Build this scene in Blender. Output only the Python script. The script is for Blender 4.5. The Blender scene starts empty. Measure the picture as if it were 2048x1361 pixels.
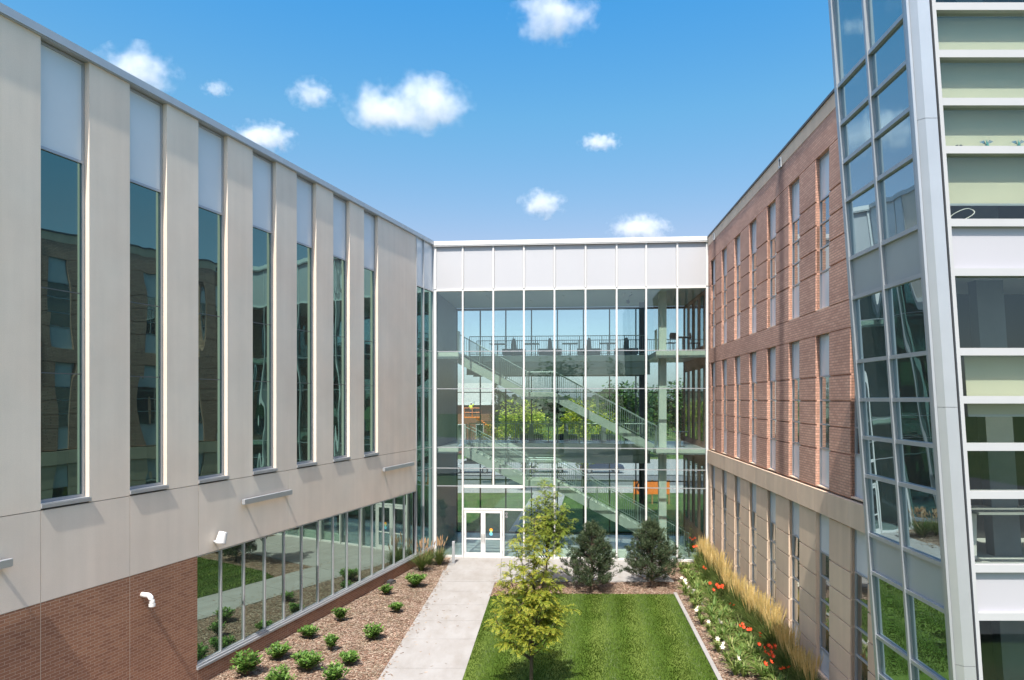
import bpy, math, random
from mathutils import Vector, Matrix, noise
R = math.radians
SC = bpy.context.scene
COL = SC.collection
rnd = random.Random(7)

# ------------------------------------------------------------------ helpers
class MB:
    """collects faces for ONE mesh"""
    def __init__(s, fn=None):
        s.v, s.f, s.fn = [], [], fn
    def add(s, vs, fs):
        o = len(s.v)
        s.v += [tuple(p) for p in vs]
        s.f += [tuple(i + o for i in q) for q in fs]
    def box(s, x0, x1, y0, y1, z0, z1):
        s.add([(x0,y0,z0),(x1,y0,z0),(x1,y1,z0),(x0,y1,z0),(x0,y0,z1),(x1,y0,z1),(x1,y1,z1),(x0,y1,z1)],
              [(0,3,2,1),(4,5,6,7),(0,1,5,4),(1,2,6,5),(2,3,7,6),(3,0,4,7)])
        return s
    def prism(s, pts, z0, z1):
        n = len(pts)
        s.add([(x,y,z0) for x,y in pts] + [(x,y,z1) for x,y in pts],
              [tuple(range(n))[::-1], tuple(range(n, 2*n))] + [(i,(i+1)%n,(i+1)%n+n,i+n) for i in range(n)])
        return s
    def extr(s, pts, y0, y1):
        """polygon in x,z pushed along y"""
        n = len(pts)
        s.add([(x,y0,z) for x,z in pts] + [(x,y1,z) for x,z in pts],
              [tuple(range(n)), tuple(range(n, 2*n))[::-1]] + [(i,i+n,(i+1)%n+n,(i+1)%n) for i in range(n)])
        return s
    def tube(s, pts, rad, n=8, cap=True):
        """round bar through points; rad one number or one per point"""
        P = [Vector(p) for p in pts]
        rs = rad if isinstance(rad, (list, tuple)) else [rad]*len(P)
        vs, fs = [], []
        for i, p in enumerate(P):
            t = (P[min(i+1,len(P)-1)] - P[max(i-1,0)]).normalized()
            a = t.cross(Vector((0,0,1)) if abs(t.z) < .9 else Vector((1,0,0))).normalized()
            b = t.cross(a)
            for k in range(n):
                w = 2*math.pi*k/n
                vs.append(p + a*math.cos(w)*rs[i] + b*math.sin(w)*rs[i])
        for i in range(len(P)-1):
            for k in range(n):
                fs.append((i*n+k, i*n+(k+1)%n, (i+1)*n+(k+1)%n, (i+1)*n+k))
        if cap:
            fs.append(tuple(range(n))[::-1]); fs.append(tuple(range((len(P)-1)*n, len(P)*n)))
        s.add(vs, fs)
        return s
    def ball(s, c, rx, ry=None, rz=None, nu=12, nv=8):
        ry = ry or rx; rz = rz or rx
        vs = [(c[0],c[1],c[2]-rz)]
        for j in range(1, nv):
            a = math.pi*j/nv
            for k in range(nu):
                b = 2*math.pi*k/nu
                vs.append((c[0]+rx*math.sin(a)*math.cos(b), c[1]+ry*math.sin(a)*math.sin(b), c[2]-rz*math.cos(a)))
        vs.append((c[0],c[1],c[2]+rz))
        fs = [(0, 1+(k+1)%nu, 1+k) for k in range(nu)]
        for j in range(nv-2):
            for k in range(nu):
                a = 1+j*nu
                fs.append((a+k, a+(k+1)%nu, a+nu+(k+1)%nu, a+nu+k))
        L = len(vs)-1; a = 1+(nv-2)*nu
        fs += [(a+k, a+(k+1)%nu, L) for k in range(nu)]
        s.add(vs, fs)
        return s
    def strip(s, pts, side, w):
        """flat leaf ribbon: points, side vector, width per point"""
        sd = Vector(side)
        vs = []
        for p, ww in zip(pts, w):
            p = Vector(p); vs += [p - sd*ww*.5, p + sd*ww*.5]
        s.add(vs, [(2*i,2*i+1,2*i+3,2*i+2) for i in range(len(pts)-1)])
        return s
    def leaf(s, p, d, up, L, W):
        """four-cornered leaf from p along d"""
        d = Vector(d).normalized(); up = Vector(up)
        a = d.cross(up)
        if a.length < 1e-4: a = d.cross(Vector((1,0.3,0)))
        a.normalize(); p = Vector(p)
        s.add([p, p + d*L*.5 + a*W*.5, p + d*L, p + d*L*.5 - a*W*.5], [(0,1,2,3)])
        return s
    def build(s, name, mat, parent=None, smooth=False, bevel=0, loc=None):
        me = bpy.data.meshes.new(name)
        vs = [s.fn(*p) for p in s.v] if s.fn else s.v
        me.from_pydata([tuple(p) for p in vs], [], s.f)
        me.materials.append(mat)
        if smooth: me.polygons.foreach_set('use_smooth', [True]*len(me.polygons))
        me.update()
        o = bpy.data.objects.new(name, me)
        COL.objects.link(o)
        if parent: o.parent = parent
        if loc: o.location = loc
        if bevel:
            b = o.modifiers.new('Bevel', 'BEVEL'); b.width = bevel; b.segments = 2; b.limit_method = 'ANGLE'
        return o

def tag(o, label=None, cat=None, group=None, kind=None):
    if label: o['label'] = label
    if cat: o['category'] = cat
    if group: o['group'] = group
    if kind: o['kind'] = kind
    return o
def thing(name, label, cat, loc=(0,0,0), rz=0, group=None):
    o = bpy.data.objects.new(name, None); COL.objects.link(o)
    o.empty_display_size = .2
    o.location = loc; o.rotation_euler = (0,0,rz)
    return tag(o, label, cat, group, 'thing')
def dup(root, loc, rz=0, scale=1, label=None):
    r = root.copy(); COL.objects.link(r)
    r.location = loc; r.rotation_euler = (0,0,rz)
    r.scale = (scale,)*3 if not isinstance(scale, tuple) else scale
    if label: r['label'] = label
    for ch in list(root.children):
        c = ch.copy(); COL.objects.link(c); c.parent = r
        for g in ch.children:
            d = g.copy(); COL.objects.link(d); d.parent = c
    return r

# ------------------------------------------------------------------ materials
class NT:
    def __init__(s, name):
        s.m = bpy.data.materials.new(name); s.m.use_nodes = True
        s.t = s.m.node_tree; s.t.nodes.clear()
        s.out = s.n('ShaderNodeOutputMaterial')
    def n(s, typ, **kw):
        x = s.t.nodes.new(typ)
        for k, v in kw.items():
            if k.startswith('i_'):
                key = k[2:]
                key = int(key) if key.isdigit() else key.replace('_', ' ')
                x.inputs[key].default_value = v
            else: setattr(x, k, v)
        return x
    def l(s, a, b): s.t.links.new(a, b)
    def coord(s, out='Object', scale=(1,1,1)):
        c = s.n('ShaderNodeTexCoord'); mp = s.n('ShaderNodeMapping'); mp.inputs['Scale'].default_value = scale
        s.l(c.outputs[out], mp.inputs['Vector']); return mp.outputs['Vector']
    def noise(s, vec, scale, detail=4, rough=.55):
        x = s.n('ShaderNodeTexNoise'); x.inputs['Scale'].default_value = scale
        x.inputs['Detail'].default_value = detail; x.inputs['Roughness'].default_value = rough
        s.l(vec, x.inputs['Vector']); return x.outputs['Fac']
    def ramp(s, fac, stops):
        x = s.n('ShaderNodeValToRGB'); e = x.color_ramp.elements
        while len(e) < len(stops): e.new(.5)
        for q, (p, c) in zip(e, stops):
            q.position = p; q.color = (*c, 1) if len(c) == 3 else c
        s.l(fac, x.inputs['Fac']); return x.outputs['Color']
    def mix(s, fac, a, b, mode='MIX'):
        x = s.n('ShaderNodeMix', data_type='RGBA', blend_type=mode)
        for v, i in ((fac, 0), (a, 6), (b, 7)):
            if hasattr(v, 'node'): s.l(v, x.inputs[i])
            else: x.inputs[i].default_value = v if i == 0 else (*v, 1)
        return x.outputs[2]
    def math(s, op, a, b=None, c=None, clamp=False):
        x = s.n('ShaderNodeMath', operation=op, use_clamp=clamp)
        for i, v in enumerate((a, b, c)):
            if v is None: continue
            if hasattr(v, 'node'): s.l(v, x.inputs[i])
            else: x.inputs[i].default_value = v
        return x.outputs[0]
    def bump(s, h, strength=.3, dist=.02):
        x = s.n('ShaderNodeBump'); x.inputs['Strength'].default_value = strength; x.inputs['Distance'].default_value = dist
        s.l(h, x.inputs['Height']); return x.outputs['Normal']
    def bsdf(s, color, rough=.6, metal=0, spec=.5, normal=None, **kw):
        b = s.n('ShaderNodeBsdfPrincipled')
        if hasattr(color, 'node'): s.l(color, b.inputs['Base Color'])
        else: b.inputs['Base Color'].default_value = (*color, 1)
        if hasattr(rough, 'node'): s.l(rough, b.inputs['Roughness'])
        else: b.inputs['Roughness'].default_value = rough
        b.inputs['Metallic'].default_value = metal
        b.inputs['Specular IOR Level'].default_value = spec
        if normal: s.l(normal, b.inputs['Normal'])
        for k, v in kw.items(): b.inputs[k.replace('_', ' ')].default_value = v
        return b
    def fin(s, sh, sock='Surface'):
        s.l(sh.outputs[0] if hasattr(sh, 'outputs') else sh, s.out.inputs[sock]); return s.m

def m_plain(name, col, rough=.5, metal=0, var=.08, scale=3, spec=.5, bump=0):
    t = NT(name); v = t.coord()
    f = t.noise(v, scale, 5)
    lo = tuple(c*(1-var) for c in col); hi = tuple(min(1, c*(1+var)) for c in col)
    c = t.ramp(f, [(.3, lo), (.7, hi)])
    nn = t.bump(t.noise(v, scale*12, 3), bump, .01) if bump else None
    return t.fin(t.bsdf(c, rough, metal, spec, nn))

def m_leaf(name, cols, trans=.35, rough=.55, clump=2.2, deep=.75):
    """foliage: every leaf its own tone"""
    t = NT(name)
    g = t.n('ShaderNodeNewGeometry')
    k = len(cols)
    c = t.ramp(g.outputs['Random Per Island'], [(i/max(1,k-1)*.98+.01, q) for i, q in enumerate(cols)])
    v = t.coord()
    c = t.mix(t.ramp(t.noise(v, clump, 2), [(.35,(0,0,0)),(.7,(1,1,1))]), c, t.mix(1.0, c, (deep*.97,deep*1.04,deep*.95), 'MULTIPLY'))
    b = t.bsdf(c, rough, spec=.35)
    tr = t.n('ShaderNodeBsdfTranslucent'); t.l(c, tr.inputs['Color'])
    mx = t.n('ShaderNodeMixShader'); mx.inputs[0].default_value = trans
    t.l(b.outputs[0], mx.inputs[1]); t.l(tr.outputs[0], mx.inputs[2])
    return t.fin(mx)

def m_mirrorglass(name, refl, tint, base, wave=.012, wscale=.9):
    """coated window glass: dark room behind, strong slightly wavy reflection"""
    t = NT(name); v = t.coord(scale=(1,1,.35))
    nn = t.bump(t.noise(v, wscale, 1.5), 1.0, wave)
    b = t.bsdf(base, .25, spec=.3)
    gl = t.n('ShaderNodeBsdfGlossy'); gl.inputs['Color'].default_value = (*tint, 1); gl.inputs['Roughness'].default_value = .004
    t.l(nn, gl.inputs['Normal'])
    fr = t.n('ShaderNodeFresnel'); fr.inputs['IOR'].default_value = 1.5
    f = t.math('MULTIPLY_ADD', fr.outputs[0], 1-refl, refl, clamp=True)
    mx = t.n('ShaderNodeMixShader'); t.l(f, mx.inputs[0])
    t.l(b.outputs[0], mx.inputs[1]); t.l(gl.outputs[0], mx.inputs[2])
    return t.fin(mx)

def m_clearglass(name, tint, refl=.08, wave=.004):
    t = NT(name); v = t.coord(scale=(1,1,.35))
    nn = t.bump(t.noise(v, .8, 1), 1.0, wave)
    tr = t.n('ShaderNodeBsdfTransparent'); tr.inputs['Color'].default_value = (*tint, 1)
    gl = t.n('ShaderNodeBsdfGlossy'); gl.inputs['Color'].default_value = (.82,.95,.93,1); gl.inputs['Roughness'].default_value = .003
    t.l(nn, gl.inputs['Normal'])
    fr = t.n('ShaderNodeFresnel'); fr.inputs['IOR'].default_value = 1.45
    f = t.math('MULTIPLY_ADD', fr.outputs[0], .9, refl, clamp=True)
    ge = t.n('ShaderNodeNewGeometry')          # only the outer face of a pane reflects
    f = t.math('MULTIPLY', f, t.math('SUBTRACT', 1.0, ge.outputs['Backfacing']))
    mx = t.n('ShaderNodeMixShader'); t.l(f, mx.inputs[0])
    t.l(tr.outputs[0], mx.inputs[1]); t.l(gl.outputs[0], mx.inputs[2])
    return t.fin(mx)

def m_brick(name, c1, c2, mortar, drain_streaks=None, msize=.006):
    """brick courses 0.2 x 0.067 m in wall coordinates (x along wall, z up)"""
    t = NT(name)
    c = t.n('ShaderNodeTexCoord'); sx = t.n('ShaderNodeSeparateXYZ'); t.l(c.outputs['Object'], sx.inputs[0])
    u = t.math('ADD', sx.outputs[0], sx.outputs[1])
    cb = t.n('ShaderNodeCombineXYZ'); t.l(u, cb.inputs[0]); t.l(sx.outputs[2], cb.inputs[1])
    br = t.n('ShaderNodeTexBrick')
    br.inputs['Scale'].default_value = 1; br.inputs['Brick Width'].default_value = .21
    br.inputs['Row Height'].default_value = .068; br.inputs['Mortar Size'].default_value = msize
    br.inputs['Mortar Smooth'].default_value = .3; br.inputs['Bias'].default_value = 0
    br.inputs['Color1'].default_value = (*c1, 1); br.inputs['Color2'].default_value = (*c2, 1); br.inputs['Mortar'].default_value = (*mortar, 1)
    t.l(cb.outputs[0], br.inputs['Vector'])
    n1 = t.ramp(t.noise(c.outputs['Object'], .5, 5), [(.3,(.86,.84,.84)),(.7,(1.12,1.1,1.08))])
    n2 = t.ramp(t.noise(c.outputs['Object'], 40, 2), [(.3,(.88,.88,.88)),(.7,(1.1,1.1,1.1))])
    col = t.mix(1, t.mix(1, br.outputs['Color'], n1, 'MULTIPLY'), n2, 'MULTIPLY')
    if drain_streaks:                                      # darker upright streaks below the roof drains
        tot = None
        for (uc, zt) in drain_streaks:
            wob = t.math('MULTIPLY_ADD', t.noise(c.outputs['Object'], 1.1, 3), .34, -.17)
            d = t.math('ABSOLUTE', t.math('ADD', t.math('SUBTRACT', sx.outputs[0], uc), wob))
            mr = t.n('ShaderNodeMapRange'); mr.inputs['From Min'].default_value = .38; mr.inputs['From Max'].default_value = .12
            t.l(d, mr.inputs['Value'])
            below = t.math('LESS_THAN', sx.outputs[2], zt)
            k = t.math('MULTIPLY', mr.outputs[0], below)
            tot = k if tot is None else t.math('MAXIMUM', tot, k)
        col = t.mix(t.math('MULTIPLY', tot, .8), col, t.mix(1, col, (.42,.42,.45), 'MULTIPLY'))
    nn = t.bump(br.outputs['Fac'], -.35, .008)
    return t.fin(t.bsdf(col, .85, spec=.25, normal=nn))

def m_stone(name, col, streak=.1, blot=.08, warm=None):
    t = NT(name)
    v = t.coord(); vs = t.coord(scale=(2.2,2.2,.12))
    a = t.ramp(t.noise(v, .55, 6, .6), [(.3, tuple(1-blot*1.2 for _ in col)), (.7, (1+blot,)*3)])
    b = t.ramp(t.noise(vs, 1.3, 5), [(.35, (1-streak,)*3), (.7, (1+streak*.4,)*3)])
    g = t.ramp(t.noise(v, 60, 2), [(.3, (.95,)*3), (.7, (1.05,)*3)])
    c = t.mix(1, t.mix(1, t.mix(1, col, a, 'MULTIPLY'), b, 'MULTIPLY'), g, 'MULTIPLY')
    gi = t.n('ShaderNodeNewGeometry')          # each slab cast from its own batch
    c = t.mix(1, c, t.ramp(gi.outputs['Random Per Island'], [(0,(.93,.93,.935)),(.5,(1,.99,.98)),(1,(1.05,1.045,1.03))]), 'MULTIPLY')
    if warm:
        c = t.mix(t.ramp(t.noise(v, .22, 3), [(.4,(0,0,0)),(.65,(1,1,1))]), c, t.mix(1, c, warm, 'MULTIPLY'))
    nn = t.bump(t.noise(v, 45, 4), .12, .01)
    return t.fin(t.bsdf(c, .8, spec=.3, normal=nn))

M = {}
M['stone'] = m_stone('limestone_panel', (.73,.655,.56), .05, .055, (1.03,.97,.94))
M['tan'] = m_stone('tan_limestone', (.67,.505,.38), .08, .09, (.96,1,1.0))
M['brickR'] = m_brick('pink_red_brick', (.63,.375,.28), (.50,.28,.21), (.30,.19,.15), drain_streaks=[(10.75,14.8),(1.28,14.8)], msize=.0085)
M['brickL'] = m_brick('red_brown_brick', (.34,.172,.10), (.255,.12,.072), (.40,.285,.21), msize=.008)
M['joint'] = m_plain('sealant', (.55,.46,.36), .8)
M['dark'] = m_plain('dark_gap', (.03,.03,.032), .8)
M['alu'] = m_plain('brushed_aluminium', (.46,.48,.50), .38, .55, .03)
M['alu_blue'] = m_plain('grey_aluminium', (.40,.43,.46), .42, .5, .04)
M['white'] = m_plain('white_paint', (.60,.60,.59), .4, 0, .02)
M['whitepanel'] = m_plain('white_metal_panel', (.405,.415,.435), .35, 0, .015, .6)
M['spandrel'] = m_plain('pale_spandrel_glass', (.62,.67,.70), .18, 0, .03, .8, .6)
M['spandrelR'] = m_plain('grey_spandrel_glass', (.58,.62,.65), .2, 0, .05, .8, .6)
M['spandrelT'] = m_plain('grey_green_spandrel', (.30,.34,.35), .3, 0, .05, .8, .6)
M['frontpanel'] = m_plain('pale_metal_panel', (.40,.40,.43), .4, .1, .02, .5)
M['coping'] = m_plain('grey_metal_coping', (.44,.47,.49), .45, .4, .05)
M['copingdark'] = m_plain('dark_metal_coping', (.09,.085,.085), .5, .3, .05)
M['glassL'] = m_mirrorglass('green_coated_glass', .24, (.42,.78,.72), (.004,.010,.010), .013, .9)
M['glassRib'] = m_mirrorglass('storefront_glass', .40, (.66,.86,.76), (.012,.022,.02), .002, .8)
M['glassR'] = m_mirrorglass('bluish_window_glass', .30, (.82,.92,.95), (.02,.03,.035), .006, 1)
M['glassT'] = m_mirrorglass('tower_glass', .40, (.66,.90,.98), (.006,.013,.014), .010, .8)
M['frontwhite'] = m_plain('pale_aluminium_bar', (.38,.39,.40), .4, 0, .02)
M['clear'] = m_clearglass('atrium_glass', (.81,.87,.86), .085)
M['clear2'] = m_clearglass('rear_glass', (.94,.975,.97), .015)
M['clearT'] = m_clearglass('tower_front_glass', (.86,.89,.86), .045)
M['steel'] = m_plain('sage_painted_steel', (.36,.41,.345), .5, 0, .04)
M['steelpale'] = m_plain('pale_green_painted_column', (.56,.61,.52), .5, 0, .03)
M['rail'] = m_plain('grey_green_railing', (.30,.36,.33), .45, .3, .05)
M['ceil'] = m_plain('pale_ceiling', (.62,.66,.66), .8, 0, .03)
M['floor'] = m_plain('terrazzo_floor', (.38,.40,.40), .25, 0, .06, 8)
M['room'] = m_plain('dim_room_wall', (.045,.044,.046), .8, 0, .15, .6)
M['inwall'] = m_plain('interior_plaster', (.48,.50,.50), .7, 0, .04)
M['blind'] = m_plain('cream_roller_blind', (.55,.53,.42), .8, 0, .03, 1.5)
M['navy'] = m_plain('navy_upholstery', (.03,.04,.075), .8, 0, .15)
M['greyfab'] = m_plain('grey_upholstery', (.20,.22,.25), .85, 0, .1)
M['black'] = m_plain('black_plastic', (.02,.02,.022), .45)
M['table'] = m_plain('grey_laminate', (.34,.36,.36), .4)
M['chrome'] = m_plain('satin_steel', (.65,.66,.67), .25, .9, .02)
M['teal'] = m_plain('teal_glaze', (.06,.30,.28), .3)
# ------------------------------------------------------------------ sky, sun, camera
SUN_A, SUN_EL = .205, 58.0
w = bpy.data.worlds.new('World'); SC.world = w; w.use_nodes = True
nt = w.node_tree; nt.nodes.clear()
sky = nt.nodes.new('ShaderNodeTexSky'); sky.sky_type = 'NISHITA'; sky.sun_disc = False
sky.sun_elevation = R(SUN_EL); sky.sun_rotation = math.atan2(-SUN_A, -1) % (2*math.pi)
sky.air_density = 1.0; sky.dust_density = 1.3; sky.ozone_density = 1.6; sky.altitude = 300
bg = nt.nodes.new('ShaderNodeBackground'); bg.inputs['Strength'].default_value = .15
hs = nt.nodes.new('ShaderNodeHueSaturation'); hs.inputs['Saturation'].default_value = 1.3
wo = nt.nodes.new('ShaderNodeOutputWorld')
# sky colour by height: deep blue in the view, overhead part brightened to add fill on the walls
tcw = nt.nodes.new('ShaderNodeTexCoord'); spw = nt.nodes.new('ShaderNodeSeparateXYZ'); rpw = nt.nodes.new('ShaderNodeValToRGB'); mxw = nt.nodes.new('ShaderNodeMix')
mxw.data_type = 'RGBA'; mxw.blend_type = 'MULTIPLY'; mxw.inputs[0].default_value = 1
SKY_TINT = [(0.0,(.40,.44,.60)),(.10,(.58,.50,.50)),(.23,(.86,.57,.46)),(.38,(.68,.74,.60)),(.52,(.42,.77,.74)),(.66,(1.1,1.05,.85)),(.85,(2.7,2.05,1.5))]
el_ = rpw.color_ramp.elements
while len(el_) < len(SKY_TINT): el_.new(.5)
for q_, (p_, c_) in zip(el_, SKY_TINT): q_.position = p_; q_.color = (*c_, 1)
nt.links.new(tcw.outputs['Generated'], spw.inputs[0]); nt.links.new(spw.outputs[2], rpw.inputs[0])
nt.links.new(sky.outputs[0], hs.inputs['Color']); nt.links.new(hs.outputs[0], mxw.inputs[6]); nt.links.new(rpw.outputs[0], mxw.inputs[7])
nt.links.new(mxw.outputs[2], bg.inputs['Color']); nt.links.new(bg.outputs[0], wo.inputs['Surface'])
sl = bpy.data.lights.new('sun', 'SUN'); sl.energy = 3.3; sl.angle = R(.53); sl.color = (1, .945, .865)
so = bpy.data.objects.new('sun', sl); COL.objects.link(so)
hl = math.hypot(SUN_A, 1)
sdir = Vector((-SUN_A/hl*math.cos(R(SUN_EL)), -1/hl*math.cos(R(SUN_EL)), math.sin(R(SUN_EL))))
so.rotation_euler = sdir.to_track_quat('Z', 'Y').to_euler(); so.location = sdir*60
cam = bpy.data.cameras.new('camera'); co = bpy.data.objects.new('camera', cam); COL.objects.link(co)
H = 7.6; F = 1365.0
co.location = (0, 0, H); co.rotation_euler = (R(90), 0, 0)
cam.sensor_width = 36; cam.lens = F/2048*36; cam.shift_y = 119.5/2048; cam.clip_end = 8000; cam.clip_start = .1
SC.camera = co
vs_ = SC.view_settings; vs_.view_transform = 'Standard'; vs_.look = 'None'; vs_.gamma = 1; vs_.exposure = 1.3
cy = SC.cycles
cy.max_bounces = 10; cy.diffuse_bounces = 4; cy.glossy_bounces = 5; cy.transmission_bounces = 6; cy.transparent_max_bounces = 24
cy.volume_bounces = 6; cy.use_denoising = True
cy.caustics_reflective = False; cy.caustics_refractive = False; cy.sample_clamp_indirect = 6
cy.volume_step_rate = 1.0

def gpx(px, py):
    """ground point under a photo pixel"""
    d = F*H/(py-800.0); return Vector(((px-1024)/F*d, d, 0))

# ------------------------------------------------------------------ left building
def XLW(d): return -3.77 + .3077*(d-33)
TL = math.atan2(1, .3077); KL = math.sqrt(1+.3077**2)
def uL(d): return (d-13.95)*KL
M['bar'] = m_plain('dark_grey_bar', (.10,.115,.12), .5, .2)
left = thing('limestone_building', 'long pale limestone wing with seven tall narrow windows over a red brick base', 'building', (XLW(13.95), 13.95, 0), TL)
SL = 2.197; SW = 1.12; UE = uL(31.05); UC = uL(33.0)
U0 = -9.0
slots = [(k*SL, k*SL+SW) for k in range(7)]
wb = MB()
edges = [U0] + [q for s_ in slots for q in s_] + [UE]
for a, b in zip(edges[0::2], edges[1::2]): wb.box(a, b, 0, .30, 5.345, 15.03)
js = [U0, 0, SL, 2*SL, 8.32, 15.0, UE]
for a, b in zip(js, js[1:]): wb.box(a+.006, b-.006, 0, .30, 3.455, 5.33)
# pale band just under the slots' sills keeps the slab closed behind
wb.box(U0, UE, .31, .6, 3.3, 5.36)
wb.build('wall', M['stone'], left)
bb = MB()
for a, b in zip([U0, 0, SL], [0, SL, 2*SL-.03]): bb.box(a+.008, b-.008, .002, .35, -.4, 3.44)
bb.box(2*SL-.03+.006, 8.32-.006, .002, .35, -.4, .44); bb.box(8.32+.006, 15-.006, .002, .35, -.4, .44); bb.box(15+.006, UC, .002, .35, -.4, .44)
bb.build('brick_base', M['brickL'], left)
for u in (0, SL): MB().box(u-.008, u+.008, .006, .3, -.4, 3.438).build('sealant_joint', M['joint'], left)
for u in (2*SL-.03, 8.32, 15): MB().box(u-.006, u+.006, .006, .3, -.4, .44).build('sealant_joint', M['joint'], left)
MB().box(U0, 2*SL-.03, .012, .3, 3.44, 3.455).build('sealant_joint', M['joint'], left)
MB().box(U0, UE, .36, .5, 5.4, 15).build('backing_wall', M['dark'], left)
cp = MB().box(U0, UC+.02, -.05, .62, 15.03, 15.21); cp.box(U0, UC+.02, -.075, -.05, 15.05, 15.225)
cp.build('coping', M['coping'], left)
MB().box(U0, UC, .64, 9, 14.6, 14.95).build('roof', M['inwall'], left)
for k, (a, b) in enumerate(slots):
    fr = MB()
    fr.box(a+.002, a+.045, .13, .30, 5.47, 15.02); fr.box(b-.06, b-.002, .13, .30, 5.47, 15.02)
    for z in (5.47, 12.79): fr.box(a+.045, b-.06, .13, .30, z, z+.06)
    fr.box(a+.045, b-.06, .13, .30, 14.96, 15.02)
    f = fr.build('window', M['alu_blue'], left)
    g = MB()
    for z0, z1 in ((5.53, 8.15), (8.172, 9.92), (9.942, 12.79)): g.box(a+.045, b-.06, .17, .22, z0, z1)
    g.build('pane', M['glassL'], f)
    MB().box(a+.045, b-.06, .155, .22, 12.85, 14.96).build('spandrel_panel', M['spandrel'], f)
    s_ = MB(); s_.box(a+.002, b-.002, -.02, .29, 5.40, 5.47); s_.box(a-.0, b+.03, -.034, -.004, 5.375, 5.45)
    s_.build('sill', M['alu'], f)
    for z in (8.15, 9.92): MB().box(a+.045, b-.06, .163, .30, z, z+.022).build('glazing_bar', M['bar'], f)
# ribbon window at ground level
RB = [uL(18.11+.915*i) for i in range(15)]
ribs = MB()
for u in RB[:-1]: ribs.box(u-.02, u+.025, .03, .16, .58, 3.44)
ribs.box(RB[0]-.03, UE, .03, .16, 3.405, 3.445); ribs.box(RB[0]-.03, UC, .03, .16, .56, .60)
rw = ribs.build('ribbon_window', M['alu'], left)
for a, b in zip(RB, RB[1:]): MB().box(a+.025, b-.02, .075, .11, .60, 3.405).build('pane', M['glassRib'], rw)
sl_ = MB(); sl_.box(RB[0]-.03, UC, -.06, .2, .44, .505); sl_.box(RB[0]-.03, UC, -.02, .2, .505, .56); sl_.build('sill', M['alu'], rw)
MB().box(RB[0]-.03, UE, .2, .4, .45, 3.45).build('backing', M['dark'], rw)
# glazed return at the corner
cg = MB()
UM = uL(31.85)
for u, w_ in ((UE+.03, .03), (UM, .022), (UC-.07, .03)): cg.box(u-w_, u+w_, -.03, .10, .56, 15.03)
for z in (12.80,): cg.box(UE, UC, -.01, .1, z, z+.05)
for z in (9.93, 8.14, 5.31, 4.3): cg.box(UE, UC, .045, .1, z, z+.022)
cgo = cg.build('corner_window', M['alu'], left)
for a, b in ((UE+.06, UM-.022), (UM+.022, UC-.1)):
    MB().box(a, b, .05, .09, .60, 12.80).build('pane', M['glassL'], cgo)
    MB().box(a, b, .05, .09, 12.85, 15.03).build('spandrel_panel', M['spandrel'], cgo)
MB().box(UE, UC, .2, .4, .5, 15).build('backing', M['dark'], cgo)
MB().box(UC-.035, UC+.02, -.05, .12, 0.5, 15.03).build('corner_post', M['white'], left)
# fittings on the wall
LM = Matrix.Translation((XLW(13.95), 13.95, 0)) @ Matrix.Rotation(TL, 4, 'Z')
def onL(u, y, z): return tuple(LM @ Vector((u, y, z)))
bars = [(6.02, 8.30, 4.60, 'grey linear wall light above the ribbon window, the long middle one below the fourth window'),
        (14.55, 17.35, 4.70, 'grey linear wall light farthest along the limestone wall, near the glass corner'),
        (-2.9, -.70, 4.40, 'grey linear wall light cut off by the left edge of the photo')]
for i, (a, b, z, lab) in enumerate(bars):
    t = thing('wall_light', lab, 'light', onL(a, -.0, z), TL, 'linear lights on the limestone wall')
    L = b-a
    MB().box(0, L, -.18, -.08, -.02, .125).build('housing', M['alu'], t, bevel=.006)
    MB().box(.02, L-.02, -.165, -.095, -.035, -.021).build('diffuser', M['white'], t)
    for q in (.2, L-.2): MB().box(q-.03, q+.03, -.08, .0, 0, .05).build('bracket', M['alu'], t)
# vent bucket and pipe elbow
t = thing('wall_horn', 'white bucket shaped fitting tilted on a bracket above the ribbon window corner', 'fitting', onL(4.98, 0, 3.78), TL)
b = MB(); P0 = Vector((0.0, -.20, -.12)); P1 = Vector((.10, -.22, .20))
b.tube([P0, P0.lerp(P1, .08), P0.lerp(P1, .92), P1], [.125, .14, .115, .10], 20)
b.build('shell', M['white'], t, smooth=False)
MB().tube([(0,0,-.05),(0,-.06,-.08),(.0,-.12,-.06)], .03, 8).build('bracket', M['alu'], t)
t = thing('pipe_elbow', 'white plastic pipe elbow sticking out of the brick base', 'pipe', onL(2.55, 0, 2.92), TL)
b = MB(); pts = [(0,.01,0)] + [(.0+.15*(1-math.cos(q)), -.12-.15*math.sin(q), -.15*(1-math.cos(q))) for q in [R(x) for x in range(0,91,15)]]
pts = [(0,.01,0),(0,-.12,0)] + [(.02, -.12-.16*math.sin(R(q)), -.16*(1-math.cos(R(q)))) for q in range(15,91,15)] + [(.02,-.28,-.24)]
b.tube(pts, .062, 16); b.build('pipe', M['white'], t, smooth=True)
MB().tube([(.02,-.28,-.20),(.02,-.28,-.26)], .075, 16).build('rim', M['white'], t)

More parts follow.
